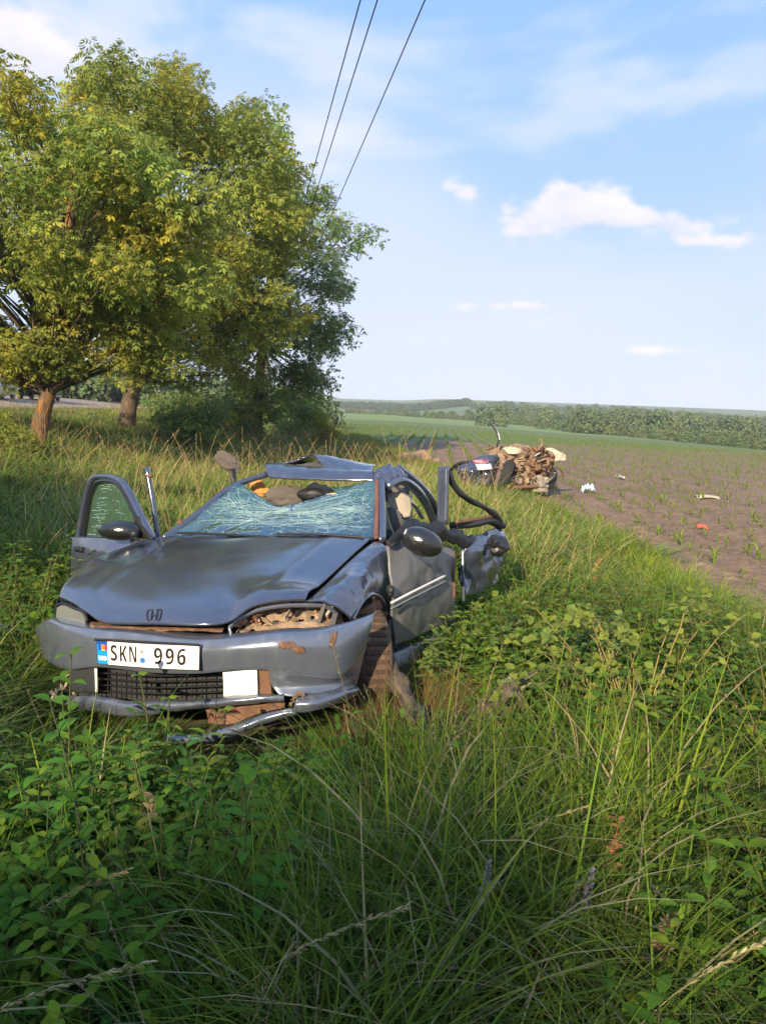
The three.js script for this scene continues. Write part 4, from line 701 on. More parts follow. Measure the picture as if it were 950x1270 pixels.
// ---------------------------------------------------------------- the torn-off rear half lying at the field's edge
{
  const base = at(632, 616); base.y = groundH(base.x, base.z);
  console.log('rear half at', base.toArray().map((x) => x.toFixed(2)).join());
  const w = thing('torn_car_rear', 'torn-off rear half of a car, bent brown metal with two wheels', 'wreckage', base, null, 0.0);
  const dist = -base.z, K = dist / FPX, Q = (px, py, back = 0) => V((px - 632) * K, (616 - py) * K - (px - 632) * K * 0.035, -back);   // metres beside, above and behind the foot of the heap
  const qs = (l) => l.map((a) => Q(...a));
  const crump = (amp, f, s) => (p) => { const a = fbm(p.x * f + s, p.y * f, p.z * f, 4) * 2, b = Math.abs(n3(p.x * f * 1.7, p.y * f * 1.7 + s, p.z * f)) - 0.25; p.z += amp * (a + b); p.y += amp * 0.5 * fbm(p.y * f + s, p.x * f, 3, 3); p.x += amp * 0.4 * n3(p.y * f * 1.3, s, p.x * f); };
  wheel(w, Q(621, 588, -0.55), 0.15, -0.25, 1.35, 0.30, 0.19); wheel(w, Q(673, 592, 0.05), -0.3, 0.6, 1.2, 0.30, 0.19);
  mesh('quarter_panel', sheet([qs([[560, 585, 0.1], [578, 575, -0.1], [600, 566, -0.15], [622, 566, 0.0]]), qs([[566, 592, -0.1], [584, 586, -0.3], [602, 582, -0.3], [616, 580, -0.1]]), qs([[572, 600, -0.1], [588, 602, -0.2], [604, 602, -0.2], [612, 600, 0]])], 36, 24, 0.01, crump(0.1, 2.6, 3)), M.paint, w);
  mesh('inner_panel', sheet([qs([[566, 588, 0.3], [590, 580, 0.2], [612, 578, 0.2]]), qs([[568, 604, 0.0], [590, 606, -0.1], [612, 606, 0]])], 26, 20, 0.01, crump(0.12, 3.4, 8)), M.trim, w);
  mesh('tail_lamp', sheet([qs([[583, 576, -0.42], [602, 575, -0.45]]), qs([[588, 584, -0.48], [604, 581, -0.5]])], 10, 6, 0.02, crump(0.03, 5, 2)), M.white, w);
  mesh('tail_lamp', sheet([qs([[579, 572, -0.40], [596, 570, -0.43]]), qs([[583, 577, -0.45], [600, 575, -0.48]])], 10, 6, 0.02, crump(0.03, 5, 2)), std(rgb(0.18, 0.05, 0.10), 0.4), w);
  mesh('floor_sheet', sheet([qs([[604, 560, 0.4], [630, 553, 0.3], [655, 552, 0.3], [684, 556, 0.4]]), qs([[610, 574, 0.0], [634, 570, -0.1], [658, 570, 0.0], [684, 572, 0.2]]), qs([[622, 590, 0.0], [640, 590, -0.1], [662, 590, 0.0], [684, 590, 0.2]]), qs([[636, 606, 0.1], [648, 608, 0.0], [668, 610, 0.1], [684, 606, 0.3]])], 60, 48, 0.012, crump(0.22, 2.8, 1)), std(rgb(0.31, 0.225, 0.155), 0.85, { map: rep(soilTone, 1.2) }), w);
  mesh('crumpled_panel', sheet([qs([[612, 560, -0.1], [632, 556, -0.2], [652, 555, -0.1]]), qs([[616, 575, -0.3], [634, 574, -0.35], [650, 572, -0.2]]), qs([[626, 596, -0.3], [640, 598, -0.35], [656, 602, -0.2]])], 44, 36, 0.01, crump(0.2, 3.6, 5)), std(rgb(0.36, 0.26, 0.18), 0.8, { map: rep(soilTone, 1.5) }), w);
  mesh('crumpled_panel', sheet([qs([[644, 554, -0.1], [660, 552, -0.2], [682, 556, -0.1]]), qs([[646, 572, -0.3], [662, 572, -0.3], [682, 574, -0.1]]), qs([[650, 588, -0.2], [664, 592, -0.3], [678, 590, -0.2]])], 44, 36, 0.01, crump(0.24, 4.2, 9)), std(rgb(0.27, 0.165, 0.105), 0.85, { map: rep(soilTone, 1.7) }), w);
  mesh('crumpled_panel', sheet([qs([[648, 590, -0.3], [664, 586, -0.35], [676, 588, -0.2]]), qs([[656, 606, -0.3], [668, 606, -0.4], [676, 610, -0.3]])], 30, 24, 0.01, crump(0.14, 5, 13)), std(rgb(0.36, 0.33, 0.31), 0.7, { map: rep(soilTone, 2) }), w);
  mesh('torn_carpet', sheet([qs([[664, 562, 0.1], [676, 552, 0.0], [690, 556, 0.0], [699, 560, 0.1]]), qs([[664, 572, 0.0], [678, 570, -0.1], [690, 567, -0.1], [698, 566, 0.0]])], 24, 14, 0.03, crump(0.08, 3, 4)), M.beige, w);
  mesh('torn_carpet', sheet([qs([[618, 556, -0.2], [630, 554, -0.3], [641, 556, -0.2]]), qs([[624, 562, -0.35], [632, 562, -0.4], [640, 561, -0.3]])], 20, 10, 0.03, crump(0.06, 4, 6)), M.beige, w);
  mesh('bent_strip', bar(qs([[605, 527, 0.1], [611, 536, 0.05], [614.5, 546, 0], [613, 556, 0.05]]), 0.055, 0.03, 20, 6), M.dark, w);
  mesh('bent_strip', bar(qs([[607, 528, 0.05], [613, 537, 0.0], [616, 547, -0.05]]), 0.03, 0.02, 20, 6), M.steel, w);
  mesh('bent_axle', bar(qs([[626, 604, -0.3], [645, 600, -0.45], [668, 598, -0.35]]), 0.07, 0.07, 14, 8), M.rust, w);
  mesh('torn_arm', bar(qs([[556, 590, 0.1], [566, 580, 0.0], [578, 576, -0.05]]), 0.10, 0.06, 12, 6), M.black, w);
  const rnd = mulberry(61), mats = [M.rust, M.black, M.steel, M.tan, M.redRust];
  for (let k = 0; k < 26; k++) { const px = 606 + rnd() * 78, py = 552 + rnd() * 46, p = Q(px, py, -0.35 - rnd() * 0.15), e = p.clone().add(V((rnd() - 0.5) * 0.5, (rnd() - 0.5) * 0.45, (rnd() - 0.5) * 0.3)), m = p.clone().lerp(e, 0.5).add(V((rnd() - 0.5) * 0.2, (rnd() - 0.5) * 0.2, 0)); mesh(['bent_rod', 'hose', 'bracket'][k % 3], bar([p, m, e], 0.02 + rnd() * 0.05, 0.015 + rnd() * 0.02, 10, 6), mats[k % 5], w); }
}
// loose pieces
function debris(name, label, px, py, geo, mat, cat, group) { const p = at(px, py), m = mesh(name, geo, mat); m.position.set(p.x, groundH(p.x, p.z), p.z); return tag(m, label, cat, group); }
{
  const K = (p) => -p.z / FPX, crum = (amp, f, s) => (p) => { p.y += amp * fbm(p.x * f + s, p.y * f, p.z * f, 3) * 2; p.z += amp * n3(p.x * f, s, p.z * f); };
  const flat = (w, d, h, s, amp = 0.05, f = 5) => sheet([[V(-w / 2, 0.02, d / 2), V(0, h * 0.6, d / 2), V(w / 2, 0.02, d / 2)], [V(-w / 2, h * 0.7, 0), V(0, h, 0), V(w / 2, h * 0.6, 0)], [V(-w / 2, 0.03, -d / 2), V(0, h * 0.4, -d / 2), V(w / 2, 0.03, -d / 2)]], 26, 20, 0.012, crum(amp, f, s));
  debris('debris_heap', 'low heap of torn tan and brown lining at the far field edge', 520, 578, flat(1.15, 0.7, 0.42, 3, 0.16, 3.4), std(rgb(0.33, 0.215, 0.15), 0.9, { map: rep(soilTone, 1) }), 'debris');
  debris('orange_scrap', 'small orange scrap beside the heap of torn lining', 489, 573, flat(0.34, 0.3, 0.2, 5, 0.1, 6), M.orangeFoam, 'debris');
  debris('plastic_bag', 'crumpled white and blue bag on the ploughed soil', 728, 612, flat(0.26, 0.22, 0.2, 8, 0.1, 8), std(rgb(0.45, 0.55, 0.75), 0.5), 'bag');
  debris('pale_scrap', 'small pale grey scrap beyond the blue bag on the soil', 768, 595, flat(0.24, 0.3, 0.12, 9, 0.06, 6), std(rgb(0.42, 0.36, 0.34), 0.8), 'debris');
  debris('cream_panel', 'long flat cream panel lying on the ploughed soil', 876, 619, flat(0.52, 0.28, 0.1, 2, 0.02, 3), std(rgb(0.52, 0.44, 0.32), 0.8), 'panel');
  debris('red_fragment', 'small red plastic fragment on the ploughed soil', 869, 657, flat(0.15, 0.12, 0.09, 4, 0.04, 9), std(rgb(0.55, 0.09, 0.05), 0.45), 'debris');
  debris('dark_fragment', 'flat black fragment lying below the torn-off rear half', 648, 622, flat(0.5, 0.3, 0.07, 6, 0.03, 5), M.black, 'debris');
  { const p = at(8, 800, 0.22), m = mesh('panel_fragment', sheet([[V(-0.34, 0.05, 0.0), V(-0.05, 0.09, 0.02), V(0.07, 0.06, 0.0), V(0.10, 0.0, 0.0)], [V(-0.34, -0.08, 0.06), V(-0.05, -0.06, 0.09), V(0.08, -0.07, 0.06), V(0.12, -0.1, 0.03)], [V(-0.34, -0.26, 0.03), V(-0.05, -0.26, 0.04), V(0.08, -0.26, 0.03), V(0.12, -0.26, 0.0)]], 24, 16, 0.01), M.paint); m.position.copy(p).add(V(0, 0.04, 0)); tag(m, 'blue-grey body panel fragment sunk in the grass beside the car', 'debris'); }
  // two pieces of broken trunk in the grass
  const log = (label, pts, r0, r1, seed) => {
    const base = pts[0].clone(), t = thing('broken_log', label, 'log', base, 'broken logs'), L = pts.map((p) => p.clone().sub(base)), g = bar(L, (k) => 2 * lerp(r0, r1, k), (k) => 1.7 * lerp(r0, r1, k), 30, 14, V(0, 1, 0.1), 0.9), p = g.attributes.position;
    for (let i = 0; i < p.count; i++) { const x = p.getX(i), y = p.getY(i), z = p.getZ(i); p.setXYZ(i, x + 0.06 * fbm(x * 9 + seed, y * 9, z * 9, 3), y + 0.07 * fbm(x * 9, y * 9 + seed, z * 9, 3), z); }
    g.computeVertexNormals(); mesh('bark', g, M.log, t);
    const e = L[L.length - 1], d = e.clone().sub(L[L.length - 2]).normalize(), rnd = mulberry(seed);
    for (let k = 0; k < 9; k++) { const o = V((rnd() - 0.5), (rnd() - 0.3), (rnd() - 0.5)).multiplyScalar(r1 * 1.5); mesh('splinter', rod([e.clone().addScaledVector(d, -0.05).add(o), e.clone().addScaledVector(d, 0.02 + rnd() * 0.09).add(o.multiplyScalar(1.2))], 0.012, 0.002, 3, 4), k % 2 ? M.tan : M.log, t); }
  };
  log('long broken brown log reaching from the car wheel into the grass', [at(474, 792, 0.42), at(489, 834, 0.34), at(505, 868, 0.27), at(521, 900, 0.22), at(536, 922, 0.13)], 0.035, 0.05, 4);
  log('short tilted broken log with a blunt end in the tall grass', [at(585, 918, 0.06), at(600, 893, 0.2), at(620, 872, 0.3), at(641, 862, 0.33)], 0.05, 0.075, 7);
}
// ---------------------------------------------------------------- overhead cables
{
  const dir = V(-0.176, 0, -1);
  const line = (px, py, h) => { const d = rayDir(px, py), t = (h - EYE) / d.y; return d.multiplyScalar(t).add(V(0, EYE, 0)); };
  const pole = line(447, 0, 7.6).addScaledVector(dir, 52); const pb = onGround(pole.x, pole.z, -0.2), pt = thing('utility_pole', 'wooden pole with a crossarm that carries the overhead cables', 'pole', pb);
  mesh('shaft', rod([V(0, 0, 0), V(0, 8.2 - pb.y, 0)], 0.13, 0.09, 8, 12), M.bark, pt); mesh('crossarm', box(2.4, 0.1, 0.1, 0.5, 7.5 - pb.y, 0), M.bark, pt);
  for (const [px, h, label] of [[447, 7.6, 'overhead cable above the tree, outermost of the close pair'], [468, 7.6, 'overhead cable above the tree, inner one of the close pair'], [527, 7.6, 'single overhead cable strung apart from the close pair']]) {
    const p = line(px, 0, h), pts = []; for (let k = -20; k <= 52; k += 4) { const q = p.clone().addScaledVector(dir, k); q.y += 0.0002 * (k - 16) ** 2 - 0.05; pts.push(q); }
    tag(mesh('overhead_cable', rod(pts, 0.011, 0.011, 60, 5), M.cable), label, 'cable', 'overhead cables');
  }
}
// ---------------------------------------------------------------- a car parked on the road beyond the trees
{
  const x = -20.6, z = -41.5, t = thing('parked_car', 'pale silver car parked on the road behind the trees', 'car', onGround(x, z, 0.04), null, 0.25);
  const sec = (zz, w, y0, y1) => [V(-w, y0, zz), V(-w * 1.02, (y0 + y1) / 2, zz), V(-w * 0.93, y1, zz), V(0, y1 + 0.02, zz), V(w * 0.93, y1, zz), V(w * 1.02, (y0 + y1) / 2, zz), V(w, y0, zz)];
  const silver = phy({ color: rgb(0.42, 0.42, 0.43), metalness: 0.4, roughness: 0.4, clearcoat: 1, clearcoatRoughness: 0.1 });
  mesh('body', sheet([sec(2.05, 0.72, 0.3, 0.62), sec(1.9, 0.8, 0.25, 0.78), sec(0.9, 0.84, 0.22, 0.92), sec(-0.8, 0.84, 0.22, 0.95), sec(-1.7, 0.82, 0.25, 0.95), sec(-2.1, 0.74, 0.32, 0.85)], 24, 30, 0.03), silver, t);
  mesh('cabin', sheet([sec(0.95, 0.7, 0.88, 0.92), sec(0.3, 0.66, 0.88, 1.38), sec(-0.9, 0.66, 0.88, 1.42), sec(-1.65, 0.7, 0.88, 0.96)], 24, 20, 0.03), silver, t);
  const glassDark = phy({ color: rgb(0.03, 0.04, 0.05), roughness: 0.08, clearcoat: 1 });
  mesh('rear_window', sheet([[V(-0.52, 1.3, -1.08), V(0.52, 1.3, -1.08)], [V(-0.6, 1.02, -1.62), V(0.6, 1.02, -1.62)]], 6, 4, 0.02), glassDark, t);
  for (const s of [-1, 1]) { mesh('side_window', sheet([[V(s * 0.68, 1.32, 0.25), V(s * 0.69, 1.34, -0.95)], [V(s * 0.76, 0.98, 0.7), V(s * 0.76, 0.98, -1.3)]], 6, 4, 0.02), glassDark, t); mesh('tail_lamp', box(0.2, 0.16, 0.06, s * 0.62, 0.78, -2.08), std(rgb(0.5, 0.03, 0.02), 0.3), t); for (const wz of [1.3, -1.3]) wheel(t, V(s * 0.76, 0.3, wz), 0, 0, s * 1.57, 0.3, 0.18); }
  mesh('bumper', bar([V(-0.76, 0.42, -2.1), V(0, 0.42, -2.18), V(0.76, 0.42, -2.1)], 0.14, 0.2, 12, 8), M.trim, t);
  // another, dark, in front of it
  const t2 = thing('parked_car', 'dark car parked on the road in front of the silver one', 'car', onGround(-20.7, -47.5, 0.04), null, 0.2);
  for (const c of t.children) { const k = c.clone(); t2.add(k); if (k.material === silver) k.material = M.paint; }
}

// ---------------------------------------------------------------- grass, weeds and crop
const inCar = (x, z, m = 0) => { const p = V(x, 0.3, z).applyMatrix4(CAR_I); return Math.abs(p.x) < 0.80 + m && p.z > -3.0 && p.z < -0.02 + m; };
const inView = (x, z) => -z > 0.5 && Math.abs(x) < 0.52 * -z + 1.0;
function tuft(seed, n, h0, h1, w, spread, bend, col, seg = 4, dry = 0.08) {
  const v = new Veg(), rnd = mulberry(seed);
  for (let k = 0; k < n; k++) { const a = rnd() * 6.28, b = polar(rnd() * 6.28, spread * Math.sqrt(rnd())), c = rnd() < dry ? vary(STRAW, rnd, 0.25) : vary(col, rnd, 0.35); v.blade(b, polar(a), lerp(h0, h1, rnd()), w * (0.6 + rnd() * 0.8), bend * (0.35 + rnd() * 0.95), c, seg); }
  return v.build();
}
function seedStalk(seed, h, col) {        // tall grass stems with loose seed heads
  const v = new Veg(), rnd = mulberry(seed);
  for (let k = 0; k < 3; k++) {
    const a = rnd() * 6.28, d = polar(a), lean = 0.25 + rnd() * 0.4, pts = []; for (let j = 0; j <= 7; j++) { const t = j / 7; pts.push(V(d.x * lean * h * t * t + (k - 1) * 0.02, h * t * (1 - 0.12 * lean * t), d.z * lean * h * t * t)); }
    v.stem(pts, 0.0016, 0.0009, vary(col, rnd, 0.2), 3);
    for (let j = 0; j < 26; j++) { const t = 0.72 + 0.28 * j / 26, i = Math.min(6, Math.floor(t * 7)), p = pts[i].clone().lerp(pts[i + 1], t * 7 - i), s = polar(rnd() * 6.28).multiplyScalar(0.6).add(V(d.x * 0.4, 0.7, d.z * 0.4)); v.leaf(p, s, V(rnd() - 0.5, 0.5, rnd() - 0.5), 0.010 + 0.012 * (1 - t), 0.003, vary(col, rnd, 0.25), 0.3); }
    v.blade(V(0, 0.02, 0), polar(rnd() * 6.28), h * 0.5, 0.005, 1.3, vary(GREEN, rnd, 0.25));
  }
  return v.build();
}
function weed(seed, h, pairs, L, W, col, branch = 1) {      // upright stem with opposite leaves
  const v = new Veg(), rnd = mulberry(seed);
  for (let b = 0; b < branch; b++) {
    const a0 = rnd() * 6.28, lean = (b ? 0.35 : 0.1) + rnd() * 0.2, pts = []; for (let j = 0; j <= 6; j++) { const t = j / 6; pts.push(V(Math.cos(a0) * lean * h * t * t, h * t * (b ? 0.8 : 1), Math.sin(a0) * lean * h * t * t)); }
    v.stem(pts, 0.0032, 0.0014, [0.12, 0.13, 0.045], 4);
    for (let k = 0; k < pairs; k++) { const t = 0.18 + 0.82 * k / (pairs - 1), i = Math.min(5, Math.floor(t * 6)), p = pts[i].clone().lerp(pts[i + 1], t * 6 - i), a = k * 1.57 + rnd() * 0.5, s = 1 - 0.45 * t; for (const q of [0, Math.PI]) v.leaf(p, polar(a + q).add(V(0, 0.35 + 0.5 * t, 0)), V(0, 1, 0), L * s * (0.8 + rnd() * 0.4), W * s, vary(col, rnd, 0.2), 0.9); }
  }
  return v.build();
}
function pinnateWeed(seed, n, len, col, L = 0.06, W = 0.026) {
  const v = new Veg(), rnd = mulberry(seed);
  for (let k = 0; k < n; k++) { const a = k / n * 6.28 + rnd(), up = 0.7 + rnd() * 0.9; pinnate(v, V(0, 0.02 + rnd() * 0.12, 0), polar(a).add(V(0, up, 0)), len * (0.7 + rnd() * 0.6), 4, L, W, vary(col, rnd, 0.2), rnd, 1.3); }
  return v.build();
}
function maize(seed) {
  const v = new Veg(), rnd = mulberry(seed), c = [0.20, 0.26, 0.04];
  v.stem([V(0, -0.02, 0), V(0, 0.06, 0), V(0.005, 0.10, 0)], 0.005, 0.004, c, 4);
  const a0 = rnd() * 6.28; for (let k = 0; k < 5; k++) v.blade(V(0, 0.02 + k * 0.018, 0), polar(a0 + k * Math.PI + (rnd() - 0.5) * 0.8), 0.13 + rnd() * 0.10, 0.017, 1.5 + rnd() * 0.8, vary(c, rnd, 0.2), 5);
  return v.build();
}
{
  const rnd = mulberry(101);
  const G = {
    fine: [1, 2, 3].map((s) => tuft(200 + s, 26, 0.20, 0.46, 0.0048, 0.06, 1.5, GREEN, 5)),
    lime: [1, 2].map((s) => tuft(220 + s, 24, 0.18, 0.42, 0.005, 0.06, 1.4, LIME, 5)),
    long: [1, 2].map((s) => tuft(240 + s, 20, 0.42, 0.72, 0.0055, 0.05, 1.7, [0.13, 0.20, 0.022], 6, 0.12)),
    dry: [1].map((s) => tuft(260 + s, 18, 0.2, 0.5, 0.004, 0.07, 1.9, [0.30, 0.23, 0.10], 5, 0.7)),
    mid: [1, 2].map((s) => tuft(280 + s, 26, 0.25, 0.55, 0.009, 0.13, 1.3, [0.12, 0.195, 0.02], 3, 0.1)),
    stalk: [1, 2].map((s) => seedStalk(300 + s, 0.78, [0.34, 0.27, 0.13])),
    weed: [weed(320, 0.40, 7, 0.085, 0.036, [0.085, 0.19, 0.018], 2), weed(321, 0.34, 6, 0.075, 0.034, [0.15, 0.24, 0.022], 3), weed(322, 0.3, 6, 0.07, 0.04, DEEP, 2)],
    pin: [pinnateWeed(340, 7, 0.24, [0.085, 0.18, 0.018]), pinnateWeed(341, 8, 0.2, DEEP, 0.05, 0.022)],
    sage: [weed(360, 0.36, 8, 0.06, 0.024, [0.14, 0.18, 0.10], 3)],
  };
  // tufts joined into patches of ground cover, a quarter to one metre across
  const KINDS = Object.keys(G), bank = KINDS.flatMap((k) => G[k]), pick = (k) => { const l = G[k]; return bank.indexOf(l[Math.floor(rnd() * l.length)]); };
  const patch = (size, n, mix, k0 = 0.65, k1 = 1.2) => {
    const list = [];
    for (let i = 0; i < n; i++) { let q = rnd(), kind = 'fine'; for (const [k, w] of Object.entries(mix)) { kind = k; if ((q -= w) < 0) break; } const f = 0.85 + rnd() * 0.3, w = 1 + (rnd() - 0.5) * 0.3, r = size * 0.56 * Math.sqrt(rnd()), a = rnd() * 6.28; list.push({ g: pick(kind), p: V(Math.cos(a) * r, -0.02, Math.sin(a) * r), rx: (rnd() - 0.5) * 0.5, ry: rnd() * 6.28, rz: 0.06 - rnd() * 0.4, s: lerp(k0, k1, rnd()), sy: 0.85 + rnd() * 0.35, c: [f * w, f, f / w] }); }
    return joined(bank, list);
  };
  const S = 0.42, n1 = 42;
  const P = {
    meadow: [[0, 'grass', 'fine green meadow grass in the foreground'], [1, 'grass', 'soft green grass mixed with low weeds'], [2, 'grass', 'thin bladed grass round the car']].map(([, n, l]) => [patch(S, n1, { fine: 0.62, lime: 0.1, long: 0.09, weed: 0.1, dry: 0.08, stalk: 0.0015 }), n, l]),
    lime: [['sunlit yellow-green grass along the verge'], ['pale lime grass by the field edge']].map(([l]) => [patch(S, n1, { lime: 0.5, fine: 0.2, long: 0.12, dry: 0.08, weed: 0.1, stalk: 0.001 }), 'grass', l]),
    leafy: [['leafy green weeds growing through the grass'], ['dense broad-leaved weeds in the shade'], ['feathery weeds mixed with grass']].map(([l], i) => [patch(S, 34, { weed: 0.42, pin: i === 2 ? 0.4 : 0.28, fine: 0.16, lime: 0.06 }, 0.75, 1.4), 'weeds', l]),
    long: [['long drooping grass blades bent by wind'], ['tall arching grass among the weeds']].map(([l]) => [patch(S, 40, { long: 0.55, fine: 0.25, dry: 0.1, stalk: 0.005, lime: 0.1 }), 'grass', l]),
    dry: [['dry brown trampled grass near the car']].map(([l]) => [patch(0.25, 16, { dry: 0.8, fine: 0.2 }, 0.5, 0.9), 'grass', l]),
    far: [['dense grass covering the verge further back'], ['rough grass on the bank below the trees']].map(([l]) => [patch(0.9, 62, { mid: 0.72, lime: 0.14, weed: 0.06, long: 0.05, stalk: 0.002 }, 0.8, 1.3), 'grass', l]),
    edge: [['scattered grass tufts at the field edge']].map(([l]) => [patch(0.2, 9, { lime: 0.55, fine: 0.35, dry: 0.1 }, 0.5, 1.0), 'grass', l]),
    sprout: [['small weeds that crept onto the soil']].map(([l]) => [patch(0.16, 4, { weed: 0.5, lime: 0.3, dry: 0.2 }, 0.35, 0.7), 'weeds', l]),
  };
  const L = {}; for (const k of Object.keys(P)) L[k] = P[k].map(() => []);
  const put = (kind, x, z, s = 1, sy = 1, c = [1, 1, 1]) => {
    const l = L[kind], e = 0.25, gx = (groundH(x + e, z) - groundH(x - e, z)) / (2 * e), gz = (groundH(x, z + e) - groundH(x, z - e)) / (2 * e);
    l[Math.floor(rnd() * l.length)].push({ p: onGround(x, z), q: new THREE.Quaternion().setFromUnitVectors(V(0, 1, 0), V(-gx, 1, -gz).normalize()).multiply(new THREE.Quaternion().setFromAxisAngle(V(0, 1, 0), rnd() * 6.28)), s, sy, c });
  };
  const tone = (x, z) => { const n = fbm(x * 0.55, 9, z * 0.55, 3), w = fbm(x * 0.3, 2, z * 0.3, 2), f = 0.95 + 0.4 * n + (rnd() - 0.5) * 0.2; return [f * (1 + 0.45 * w), f * (1 + 0.05 * w), f * (1 - 0.4 * w)]; };
  // a jittered grid over a band of distances
  const band = (r0, r1, step, f) => { for (let r = r0; r < r1; r += step) for (let x = -0.52 * r - 1; x < 0.52 * r + 1; x += step) f(x + (rnd() - 0.5) * step, -r - (rnd() - 0.5) * step); };
  const verge = (x, z, m = 0) => x < EDGE(z) - m && x + 0.05 * Math.max(0, -z - 12) > -13.2;
  const short = (x, z) => { const p = V(x, 0.3, z).applyMatrix4(CAR_I), d = Math.max(Math.abs(p.x) - 0.8, p.z > 0 ? p.z : p.z < -3 ? -3 - p.z : 0, 0); const near = lerp(p.x < -0.62 && p.z > -0.3 ? 0.85 : 0.3, 1, sstep(0.05, p.z > 0 && p.x < 0.8 ? 0.85 : 0.4, d)), log = lerp(0.5, 1, sstep(0.25, 0.75, Math.min(Math.hypot(x - 0.2, z + 3.55), Math.hypot(x - 0.62, z + 3.75)))), edge = lerp(0.28, 1, sstep(0.0, 1.9, EDGE(z) - x)); return near * log * lerp(1, edge, sstep(-3, -7, z)); };
  const leafy = (x, z) => fbm(x * 0.8 + 3, 1.4, z * 0.8, 3) + 0.16 * sstep(0.4, -0.8, x) * sstep(3.4, 2, -z) - 0.10 * sstep(0.5, 1.2, x) * sstep(2.6, 1.6, -z);
  band(0.8, 6.2, 0.225, (x, z) => {
    if (!verge(x, z, 0.15) || inCar(x, z)) return;
    const pc = V(x, 0.3, z).applyMatrix4(CAR_I); if (pc.z < 0.55 && pc.z > -0.1 && Math.abs(pc.x) < 0.62 && rnd() < 0.6) return;
    const sh = short(x, z), c = tone(x, z), lf = leafy(x, z) + (rnd() - 0.5) * 0.16, lg = fbm(x * 0.9, 6.4, z * 0.9, 2) + (rnd() - 0.5) * 0.2, k = lf > -0.02 ? 'leafy' : lg > 0.1 && sh > 0.85 ? 'long' : x > 0.3 && rnd() < 0.5 ? 'lime' : 'meadow';
    put(k, x, z, 0.8 + rnd() * 0.4, sh * (0.75 + rnd() * 0.4) * (-z < 1.6 ? 0.8 : 1), c);
  });
  for (let k = 0; k < 70; k++) { const a = V(0.9 + rnd() * 0.22, 0, -0.2 - rnd() * 0.75).applyMatrix4(CAR_M); put('dry', a.x, a.z, 1, 1, [0.85, 0.62, 0.5]); }   // muddy grass round the wheel
  for (let k = 0; k < 50; k++) { const a = V(-0.8 + rnd() * 1.7, 0, rnd() * 0.3).applyMatrix4(CAR_M); put('dry', a.x, a.z, 0.8, 0.4, [0.8, 0.7, 0.6]); }
  band(6.2, 14, 0.36, (x, z) => { if (!verge(x, z, 0.25) || inCar(x, z, 0.1)) return; const sh = short(x, z) * (x < -3 ? 0.7 : 0.9); put(rnd() < 0.55 ? 'far' : rnd() < 0.3 ? 'leafy' : x > 0 || rnd() < 0.3 ? 'lime' : 'meadow', x, z, 0.9 + rnd() * 0.4, sh * (0.7 + rnd() * 0.4), tone(x, z)); });
  band(14, 34, 0.62, (x, z) => { if (verge(x, z, 0.4)) put('far', x, z, 1 + rnd() * 0.5, (x < -3 ? 0.5 : 0.62) * (x < -8 ? 0.55 : 1) * short(x, z) * (0.8 + rnd() * 0.4), tone(x, z)); });
  band(34, 80, 1.15, (x, z) => { if (verge(x, z, 0.6)) put('far', x, z, 1.6 + rnd() * 0.6, x < -8 ? 0.2 : 0.35, tone(x, z)); });
  for (let k = 0; k < 1100; k++) { const z = -3 - rnd() ** 1.5 * 45, x = EDGE(z) + (rnd() - 0.75) * 0.7; if (inView(x, z)) put('edge', x, z, 0.8 + rnd() * 0.6, 0.6 + rnd() * 0.5, tone(x, z)); }
  for (let k = 0; k < 700; k++) { const z = -4 - rnd() * 34, x = EDGE(z) + 0.1 + rnd() ** 2.2 * 10; if (inView(x, z)) put('sprout', x, z, 0.6 + rnd() * 0.6, 0.7, tone(x, z)); }
  for (const k of Object.keys(P)) P[k].forEach(([g, n, l], i) => L[k][i].length && mass(n, g, k === 'far' ? M.turf : M.blade, L[k][i], null, l, n));

  // maize seedlings in rows: the nearest as single plants, the rest as one mass
  const maizeG = [maize(401), maize(402), maize(403)], all = [];
  for (let row = -22; row < 90; row++) for (let z = -4.5; z > -85; z -= 0.22) {
    const x = 3.35 + row * 0.7 + (rnd() - 0.5) * 0.08 - 0.07 * z - 1.3 * 0.7, zz = z + (rnd() - 0.5) * 0.1; if (rnd() < 0.42 || !inView(x, zz) || x < EDGE(zz) + 0.25) continue;
    all.push({ p: V(x, groundH(x, zz) + 0.01, zz), ry: rnd() * 6.28, rx: (rnd() - 0.5) * 0.3, s: 0.75 + rnd() * 0.65, c: (() => { const f = 0.85 + rnd() * 0.35; return [f, f, f]; })(), d: Math.hypot(x, zz) });
  }
  all.sort((a, b) => a.d - b.d);
  const near = all.slice(0, 290), rest = all.slice(290);
  near.forEach((o, i) => { const m = mesh('maize_seedling', maizeG[i % 3], M.blade); m.position.copy(o.p); m.rotation.set(o.rx, o.ry, 0); m.scale.setScalar(o.s); tag(m, 'young maize seedling with arching leaves on the bare ploughed soil', 'seedling', 'maize seedlings near the verge'); });
  maizeG.forEach((g, i) => mass('maize_crop', g, M.blade, rest.filter((_, k) => k % 3 === i), null, ['rows of young maize across the field', 'further maize seedlings filling the rows', 'small pale maize plants in the far rows'][i], 'crop'));
  console.log('copies', Object.values(L).flat().reduce((a, l) => a + l.length, 0), all.length);

  // ------------- single plants that stand out
  const plant = (name, label, px, py, h, geo, mat, s = 1, cat = 'plant', group) => { const p = at(px, py, h), m = mesh(name, geo, mat); m.position.set(p.x, groundH(p.x, p.z) - 0.01, p.z); m.scale.setScalar(s); m.rotation.y = rnd() * 6.28; return tag(m, label, cat, group); };
  const bright = [0.26, 0.30, 0.045];
  plant('leafy_weed', 'bright yellow-green weed standing in front of the number plate', 232, 1010, 0.3, weed(501, 0.46, 6, 0.115, 0.05, bright, 3), M.leaf, 1, 'weed');
